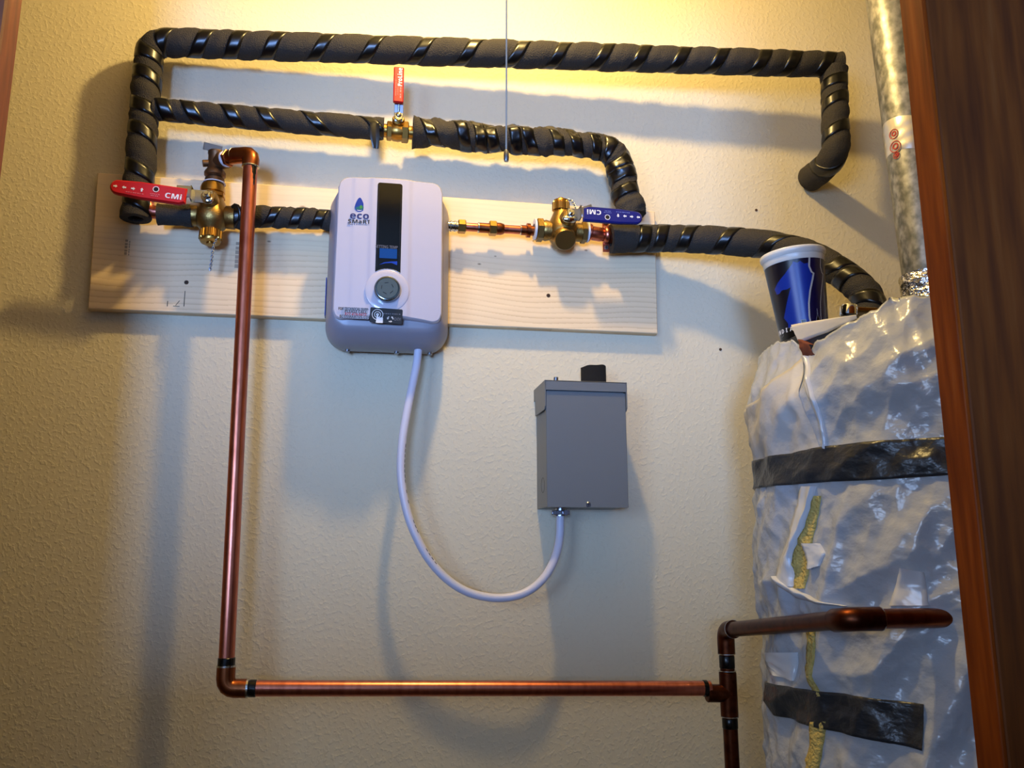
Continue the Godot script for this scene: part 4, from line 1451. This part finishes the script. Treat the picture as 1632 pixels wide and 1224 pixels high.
# ---------- wrapped tank ----------
const TC := Vector3(0.845, 0, 0.30)
const TR := 0.277
var tn := FastNoiseLite.new()
var cn := FastNoiseLite.new()
var rim_list := [Vector2(-1.5976, 1.6557), Vector2(-1.4477, 1.6502), Vector2(-1.3337, 1.6254), Vector2(-1.2606, 1.6330), Vector2(-1.0759, 1.6465), Vector2(-0.8860, 1.6607), Vector2(-0.8321, 1.6732), Vector2(-0.7595, 1.6741), Vector2(-0.5897, 1.6661)]

func rim_y(phi: float) -> float:
	var l := rim_list
	if phi <= l[0].x: return l[0].y
	for i in l.size() - 1:
		if phi < l[i + 1].x: return lerpf(l[i].y, l[i + 1].y, (phi - l[i].x) / (l[i + 1].x - l[i].x))
	return l[-1].y

func ridge(a: float, b: float) -> float:
	return 1.0 - 2.0 * absf(tn.get_noise_2d(a, b))

func jacket_r(phi: float, y: float) -> float:
	var u := phi * TR
	var top := rim_y(phi)
	var r := TR
	var sh := smoothstep(top - 0.09, top, y)
	r -= 0.027 * sh
	# pulled in under the upper tape, gathers fanning out from it
	var dy := y - 1.475
	r -= 0.006 * exp(-pow(dy / 0.045, 2.0))
	var fan := clampf(absf(dy) / 0.09, 0.0, 1.0)
	r += 0.0055 * fan * ridge(u * 62.0 + y * 18.0 * signf(dy), y * 9.0)
	r += 0.0075 * ridge(u * 26.0 - y * 30.0 + 40.0, y * 20.0 + u * 12.0) - 0.005
	r += 0.0070 * cn.get_noise_2d(u * 22.0 - y * 16.0, y * 13.0 + u * 9.0) + 0.004
	r += 0.0034 * cn.get_noise_2d(u * 44.0 + y * 18.0 + 50.0, y * 40.0)
	r += 0.0005 * ridge(u * 110.0 + 9.0, y * 90.0 + u * 60.0)
	return r

func cylp(phi: float, y: float, r: float) -> Vector3:
	return TC + Vector3(sin(phi) * r, y, cos(phi) * r)

# sheet lying on the jacket between two lines of (angle, height) points, lifted by la at the first and lb at the second
func patch(a: Array, b: Array, la: float, lb: float, rf: Callable, n := 10, m := 10, wob := 0.0) -> void:
	var rows := []
	for k in range(-1, m + 2):
		var t := clampf(k / float(m), 0.0, 1.0)
		var row := PackedVector3Array()
		for i in a.size() - 1:
			for q in n + (1 if i == a.size() - 2 else 0):
				var f := float(q) / n
				var pa: Vector2 = a[i].lerp(a[i + 1], f)
				var pb: Vector2 = b[i].lerp(b[i + 1], f)
				var p := pa.lerp(pb, t)
				var lift := lerpf(la, lb, t * t) + wob * tn.get_noise_2d(p.x * 300.0, p.y * 500.0)
				if k < 0 or k > m: lift = minf(lift, 0.0) - 0.002
				row.append(cylp(p.x, p.y, rf.call(p.x, p.y) + lift))
		rows.append(row)
	var mid: Vector3 = rows[2][1]
	var nn: Vector3 = (rows[3][1] - mid).cross(rows[2][2] - mid)
	if nn.dot(mid - Vector3(TC.x, mid.y, TC.z)) < 0.0: rows.reverse()
	smooth()
	grid(rows)

func tank() -> void:
	tn.seed = 12
	tn.frequency = 0.16
	tn.fractal_octaves = 2
	cn.seed = 5
	cn.noise_type = FastNoiseLite.TYPE_CELLULAR
	cn.cellular_return_type = FastNoiseLite.RETURN_DISTANCE
	cn.frequency = 1.0
	cn.fractal_type = FastNoiseLite.FRACTAL_NONE
	var t := thing("water_heater", TC, "tall tank water heater wrapped in crinkled white plastic insulation at the right", "water heater")
	# pan and lid
	mb()
	lathe([Vector2(0.24, 0.0), Vector2(0.243, 0.02), Vector2(0.243, 1.6555), Vector2(0.238, 1.6585), Vector2(0.0, 1.6585)], TC, Vector3(0, 1, 0), 64)
	done("tank_shell", M.pan, t)
	# plastic jacket
	var phis := PackedFloat32Array()
	for i in 210: phis.append(deg_to_rad(-138.0 + 138.0 * i / 209.0))
	for i in 36: phis.append(deg_to_rad(222.0 * (i + 1) / 37.0))
	mb(); smooth()
	var rows := []
	for i in 172:
		var row := PackedVector3Array()
		var f := 1.0 - i / 171.0
		for ph in phis:
			var top := rim_y(ph) + 0.003 * tn.get_noise_2d(ph * 90.0, 3.0)
			var y := lerpf(1.05, top, f) if i < 168 else lerpf(0.02, 1.05, (171 - i) / 4.0)
			row.append(cylp(ph, y, jacket_r(ph, y)))
		rows.append(row)
	var inner := PackedVector3Array()
	for ph in phis: inner.append(cylp(ph, rim_y(ph) - 0.006, 0.2445))
	rows.push_front(inner)
	grid(rows, true)
	var jk := done("plastic_jacket", M.plastic, t)
	jk.set_meta("label", "crinkled glossy white plastic insulation jacket")
	# left sheet with a straight torn edge, duller
	mb()
	patch([Vector2(-1.7554, 1.5740) + Vector2(-0.35, 0), Vector2(-1.7554, 1.5740), Vector2(-1.5377, 1.5888), Vector2(-1.4140, 1.6067), Vector2(-1.3649, 1.6217)], [Vector2(-1.9569, 1.4840) + Vector2(-0.35, 0), Vector2(-1.9569, 1.4840), Vector2(-1.5559, 1.4762), Vector2(-1.3441, 1.4737), Vector2(-1.2136, 1.4800)], 0.0022, 0.0022, jacket_r, 8, 16)
	done("backing_sheet", M.sheet, t)
	# yellow wool showing at the seam
	mb()
	patch([Vector2(-1.2772, 1.4256), Vector2(-1.3697, 1.3774), Vector2(-1.4526, 1.3364), Vector2(-1.4396, 1.3053)], [Vector2(-1.2315, 1.4248), Vector2(-1.2937, 1.3770), Vector2(-1.3142, 1.3408), Vector2(-1.3602, 1.3061)], 0.003, 0.003, jacket_r, 6, 4, 0.003)
	done("insulation", M.wool, t)
	mb()
	patch([Vector2(-1.3609, 1.2569), Vector2(-1.3681, 1.2254), Vector2(-1.3468, 1.1912), Vector2(-1.3331, 1.1727)], [Vector2(-1.3030, 1.2580), Vector2(-1.3099, 1.2269), Vector2(-1.3063, 1.1926), Vector2(-1.2897, 1.1744)], 0.003, 0.003, jacket_r, 6, 4, 0.003)
	done("insulation", M.wool, t)
	mb()
	patch([Vector2(-1.3652, 1.1410), Vector2(-1.3854, 1.1099), Vector2(-1.4166, 1.0632)], [Vector2(-1.2738, 1.1452), Vector2(-1.2994, 1.1144), Vector2(-1.3311, 1.0686)], 0.003, 0.003, jacket_r, 6, 4, 0.003)
	done("insulation", M.wool, t)
	# curled edges of the torn plastic
	mb()
	patch([Vector2(-1.3474, 1.4393), Vector2(-1.4517, 1.3906), Vector2(-1.5518, 1.3446), Vector2(-1.5677, 1.3108)], [Vector2(-1.2576, 1.4375), Vector2(-1.3572, 1.3872), Vector2(-1.4384, 1.3463), Vector2(-1.4386, 1.3078)], 0.002, 0.011, jacket_r, 8, 6, 0.001)
	done("torn_flap", M.curl, t)
	mb()
	patch([Vector2(-1.5564, 1.3209), Vector2(-1.4157, 1.3039), Vector2(-1.2830, 1.2934), Vector2(-1.1287, 1.2869)], [Vector2(-1.5476, 1.3126), Vector2(-1.4295, 1.2932), Vector2(-1.2848, 1.2879), Vector2(-1.1289, 1.2861)], 0.010, 0.002, jacket_r, 8, 6, 0.001)
	done("torn_flap", M.curl, t)
	mb()
	patch([Vector2(-1.3747, 1.6222), Vector2(-1.2901, 1.5867), Vector2(-1.2251, 1.5489), Vector2(-1.2016, 1.5061), Vector2(-1.2009, 1.4854)], [Vector2(-1.3272, 1.6195), Vector2(-1.2494, 1.5846), Vector2(-1.1993, 1.5478), Vector2(-1.1873, 1.5056), Vector2(-1.1902, 1.4851)], 0.003, 0.009, jacket_r, 8, 6, 0.0006)
	done("torn_flap", M.curl, t)
	mb()
	patch([Vector2(-1.3523, 1.3643), Vector2(-1.3205, 1.3464), Vector2(-1.3057, 1.3304)], [Vector2(-1.2516, 1.3639), Vector2(-1.2155, 1.3511), Vector2(-1.2462, 1.3354)], 0.008, 0.002, jacket_r, 8, 6, 0.001)
	done("torn_flap", M.curl, t)
	mb()
	patch([Vector2(-0.8557, 1.3340), Vector2(-0.9185, 1.2900)], [Vector2(-0.7701, 1.3291), Vector2(-0.7628, 1.2914)], 0.006, 0.003, jacket_r, 8, 6, 0.002)
	done("torn_flap", M.curl, t)
	mb()
	patch([Vector2(-1.8279, 1.2120), Vector2(-1.6617, 1.1880)], [Vector2(-1.4784, 1.2223), Vector2(-1.4938, 1.1860)], 0.004, 0.004, jacket_r, 8, 6, 0.002)
	done("torn_flap", M.curl, t)
	# duct tape
	mb()
	patch([Vector2(-2.0151, 1.4905) + Vector2(-0.5, 0.0), Vector2(-2.0151, 1.4905), Vector2(-1.4348, 1.4866), Vector2(-1.1819, 1.4890), Vector2(-0.9061, 1.4878), Vector2(-0.6275, 1.4872), Vector2(-0.6275, 1.4872) + Vector2(0.4, 0.01)], [Vector2(-2.0148, 1.4487) + Vector2(-0.5, 0.0), Vector2(-2.0148, 1.4487), Vector2(-1.4518, 1.4432), Vector2(-1.1968, 1.4420), Vector2(-0.9206, 1.4401), Vector2(-0.6354, 1.4412), Vector2(-0.6354, 1.4412) + Vector2(0.4, 0.01)], 0.0034, 0.0034, jacket_r, 14, 12, 0.0006)
	var d1 := done("duct_tape", M.duct, t)
	d1.set_meta("label", "long grey duct tape band round the jacket")
	mb()
	patch([Vector2(-1.8378, 1.1730), Vector2(-1.4077, 1.1790), Vector2(-1.1787, 1.1814), Vector2(-1.0008, 1.1808), Vector2(-0.8226, 1.1798)], [Vector2(-1.6775, 1.1341), Vector2(-1.4019, 1.1355), Vector2(-1.1938, 1.1355), Vector2(-1.0158, 1.1333), Vector2(-0.8384, 1.1305)], 0.0034, 0.0034, jacket_r, 12, 12, 0.0006)
	done("duct_tape", M.duct, t).set_meta("label", "shorter slanting piece of grey duct tape")
	# paper edge and torn hole at the top
	var rc := func(_p, _y): return 0.2445
	mb()
	patch([Vector2(-1.4612, 1.6726), Vector2(-1.2194, 1.6648), Vector2(-1.0054, 1.6598)], [Vector2(-1.4033, 1.6433), Vector2(-1.1921, 1.6464), Vector2(-1.0068, 1.6556)], 0.003, 0.002, rc, 10, 6, 0.0006)
	done("paper_edge", M.paper, t)
	mb()
	patch([Vector2(-1.3713, 1.6456), Vector2(-1.2967, 1.6341)], [Vector2(-1.3648, 1.6200), Vector2(-1.2688, 1.6165)], 0.010, 0.004, rc, 6, 8, 0.002)
	done("cardboard_edge", M.card, t)
	# ---- vent pipe
	var v0 := Vector3(Vector3(0.8146, 1.7417, 0.3000).x + 0.037, 1.665, 0.3)
	var v1 := Vector3(Vector3(0.7933, 2.2365, 0.3000).x + 0.037, 2.2365, 0.3)
	var vd := (v1 - v0).normalized()
	var v2 := v0 + vd * ((2.7 - v0.y) / vd.y)
	t = thing("vent_pipe", v0, "mottled galvanized steel vent pipe rising from the wrapped tank beside the door", "vent pipe")
	mb(); cyl(v0, v2, 0.038, 0.0008, 40); done("duct", M.galv, t)
	var fy0: float = (Vector3(0.7969, 1.9568, 0.3350).y - v0.y) / vd.y
	var fy1: float = (Vector3(0.8056, 2.0118, 0.3350).y - v0.y) / vd.y
	mb(); smooth()
	rows = []
	for i in 10:
		var row := PackedVector3Array()
		for j in 40:
			var a := TAU * j / 40.0
			var s := lerpf(fy0, fy1, i / 9.0) + 0.010 * sin(a)
			var r := 0.0388 + (0.0003 * sin(i * 2.1 + j) if i > 0 and i < 9 else -0.0006)
			row.append(v0 + vd * s + Vector3(-cos(a + PI / 2) * -1.0 * r, 0, sin(a + PI / 2) * r) * Vector3(1, 1, 1))
		rows.append(row)
	grid(rows, true)
	var fb := done("foil_tape", M.foil_flat, t)
	mb()
	for q in [[Vector3(0.7910, 1.9943, 0.3320), 0.008], [Vector3(0.8005, 1.9732, 0.3360), 0.0095], [Vector3(0.7939, 1.9586, 0.3350), 0.0055]]:
		var dx: float = (q[0].x - (v0.x + vd.x * (q[0].y - v0.y))) / 0.039
		var a := asin(clampf(dx, -0.95, 0.95))
		var c: Vector3 = v0 + vd * ((q[0].y - v0.y) / vd.y) + Vector3(sin(a), 0, cos(a)) * 0.0394
		mb()
		ring_mark(c, Basis(Vector3(0, 1, 0), a), q[1], 0.0012)
		ring_mark(c + Vector3(0.0004, 0.0006, 0.0001), Basis(Vector3(0, 1, 0), a), q[1] * 0.55, 0.0022)
		done("red_ring_print", M.ink_red, fb)
	mb()
	var base := v0 + vd * 0.0
	var trk := Track.new(PackedVector3Array([base, v0 + vd * (Vector3(0.8080, 1.7704, 0.3350).y - v0.y)]), 0.004)
	tubef(trk, func(s, a): return 0.0415 + 0.0035 * absf(tn.get_noise_3d(a * 16.0, s * 500.0, 3.0)) + 0.006 * exp(-s / 0.02), 48, false)
	done("foil_collar", M.foil, t).set_meta("label", "crumpled shiny foil round the foot of the pipe")

func small() -> void:
	# cup
	var foot := Vector3(0.6345, 1.6588, 0.300)
	var t := thing("plastic_cup", foot, "blue plastic cup with white rim standing on the wrapped tank", "cup")
	var hh := 0.131
	var ax := Vector3(-0.095, 1.0, 0.02).normalized()
	var vdir := (Vector3(0, 1.35, 1.43) * Vector3(1, 0, 1) - foot * Vector3(1, 0, 1)).normalized()
	var n := (vdir - ax * vdir.dot(ax)).normalized()
	var b := n.cross(ax)
	var cone := func(h: float) -> float: return lerpf(0.034, 0.0445, h / hh)
	var put := func(h: float, a: float, r: float) -> Vector3: return foot + ax * h + (n * cos(a) + b * sin(a)) * r
	mb(); smooth()
	var rows := []
	var hw := hh * 0.855
	for i in 9:
		var h := hw * i / 8.0
		var row := PackedVector3Array()
		for j in 64:
			var a := TAU * j / 64.0
			row.append(put.call(h, a, cone.call(h)))
		rows.append(row)
	# seam of the print at the far side
	for i in 8:
		for j in 64:
			var k := (j + 1) % 64
			var ju := j / 64.0 if j < 32 else j / 64.0 - 1.0
			var ku := ju + 1.0 / 64.0
			var ua := Vector2(0.44 - ju, 1.0 - i / 8.0)
			var ub := Vector2(0.44 - ju, 1.0 - (i + 1) / 8.0)
			var uc := Vector2(0.44 - ku, 1.0 - (i + 1) / 8.0)
			var ud := Vector2(0.44 - ku, 1.0 - i / 8.0)
			tri(rows[i][j], rows[i + 1][j], rows[i][k], ua, ub, ud)
			tri(rows[i + 1][j], rows[i + 1][k], rows[i][k], ub, uc, ud)
	var body := done("cup_body", M.cup, t)
	mb()
	lathe([Vector2(0, 0.001), Vector2(0.0338, 0.0), Vector2(0.034, 0.001)], foot, ax, 48)
	lathe([Vector2(cone.call(hw), hw), Vector2(cone.call(hw) + 0.0006, hw + 0.001), Vector2(0.0442, hh - 0.010), Vector2(0.0448, hh - 0.010), Vector2(0.0470, hh - 0.006), Vector2(0.0475, hh - 0.002), Vector2(0.0465, hh), Vector2(0.0445, hh - 0.001), Vector2(0.0425, hw), Vector2(0.032, 0.004), Vector2(0, 0.004)], foot, ax, 64)
	done("cup_rim", M.cup_white, t)
	var letters := "INDIANAPOLIS"
	for i in letters.length():
		var a := 1.43 - i * 0.235
		var h := 0.0135
		var nn: Vector3 = n * cos(a) + b * sin(a)
		var bb := Basis(ax.cross(nn), ax, nn)
		text(letters[i], 0.0062, put.call(h, a, cone.call(h) + 0.0003), bb, M.print_white, body, 1.0, true)
	# nut at the foot of the foam pipe
	var p := Vector3(0.7086, 1.7060, 0.3000)
	t = thing("pipe_nut", Vector3(p.x, 1.6585, 0.3), "shiny chrome nut with a brass bar at the foot of the curved foam pipe", "pipe nut")
	mb(); cyl(Vector3(p.x + 0.002, 1.6585, 0.3), Vector3(p.x + 0.002, p.y - 0.005, 0.3), 0.009); done("nipple", M.pan, t)
	mb()
	lathe([Vector2(0, -0.009), Vector2(0.0115, -0.009), Vector2(0.0132, -0.007), Vector2(0.0132, 0.006), Vector2(0.0118, 0.0085), Vector2(0, 0.0085)], p, Vector3(0.1, 1, 0), 28)
	done("nut", M.chrome, t)
	mb(); box(p + Vector3(0.011, 0.0005, -0.006), p + Vector3(0.046, 0.0065, 0.004), 0.001); done("brass_bar", M.brass, t)
	# thin red wire behind the tank
	t = thing("red_wire", Vector3(0.8701, 1.7701, 0.2000), "thin red wire standing up behind the wrapped tank beside the vent pipe", "wire")
	mb(); tube(spline([Vector3(0.8635, 1.7162, 0.2000), Vector3(0.8689, 1.7700, 0.2000), Vector3(0.8748, 1.7942, 0.2000), Vector3(0.8839, 1.8165, 0.2000)]), 0.0014, 8); done("strand", M.wire, t)
	# pull cord
	var ce := Vector3(0.1648, 1.8371, 0.4500)
	var ct := Vector3(Vector3(0.1667, 2.0564, 0.4500).x, 2.56, 0.45)
	t = thing("pull_cord", ce, "grey light pull cord hanging in front of the upper pipes", "pull cord")
	mb(); tube(PackedVector3Array([ce + Vector3(0, 0.006, 0), ct]), 0.0011, 8, 0.05); done("string", M.cord, t)
	mb()
	lathe([Vector2(0, -0.006), Vector2(0.0028, -0.006), Vector2(0.0034, -0.003), Vector2(0.0034, 0.006), Vector2(0.0018, 0.009), Vector2(0, 0.009)], ce, Vector3(0, 1, 0), 16)
	done("pull_bead", M.steel, t)
	# bare bulb lampholder on the ceiling
	t = thing("ceiling_lamp", Vector3(BULB.x, 2.7, BULB.z), "bare bulb in a white lampholder on the closet ceiling", "lamp")
	mb()
	lathe([Vector2(0, 0), Vector2(0.055, 0), Vector2(0.055, 0.02), Vector2(0.03, 0.045), Vector2(0.022, 0.12), Vector2(0.0, 0.12)], Vector3(BULB.x, 2.7, BULB.z), Vector3(0, -1, 0), 32)
	done("lampholder", M.lamp_white, t)
	mb()
	lathe([Vector2(0.013, 0.055), Vector2(0.018, 0.04), Vector2(0.028, 0.015), Vector2(0.03, 0.0), Vector2(0.027, -0.014), Vector2(0.018, -0.025), Vector2(0, -0.03)], BULB + Vector3(0, 0.02, 0), Vector3(0, 1, 0), 28)
	done("bulb", M.bulb, t)
	# nails left in the wall
	for q in [[Vector3(0.6348, 1.7158, 0.0000), "small rusty nail in the bare wall right of the pine board"], [Vector3(0.7213, 1.9911, 0.0000), "tiny nail in the wall above the curved foam pipe"]]:
		mb(); lathe([Vector2(0, -0.004), Vector2(0.0026, -0.004), Vector2(0.0026, 0.001), Vector2(0.0016, 0.0016), Vector2(0, 0.0016)], q[0], Vector3(0, 0, 1), 12)
		var nl := done("nail", M.rust)
		tag(nl, q[1], "nail")
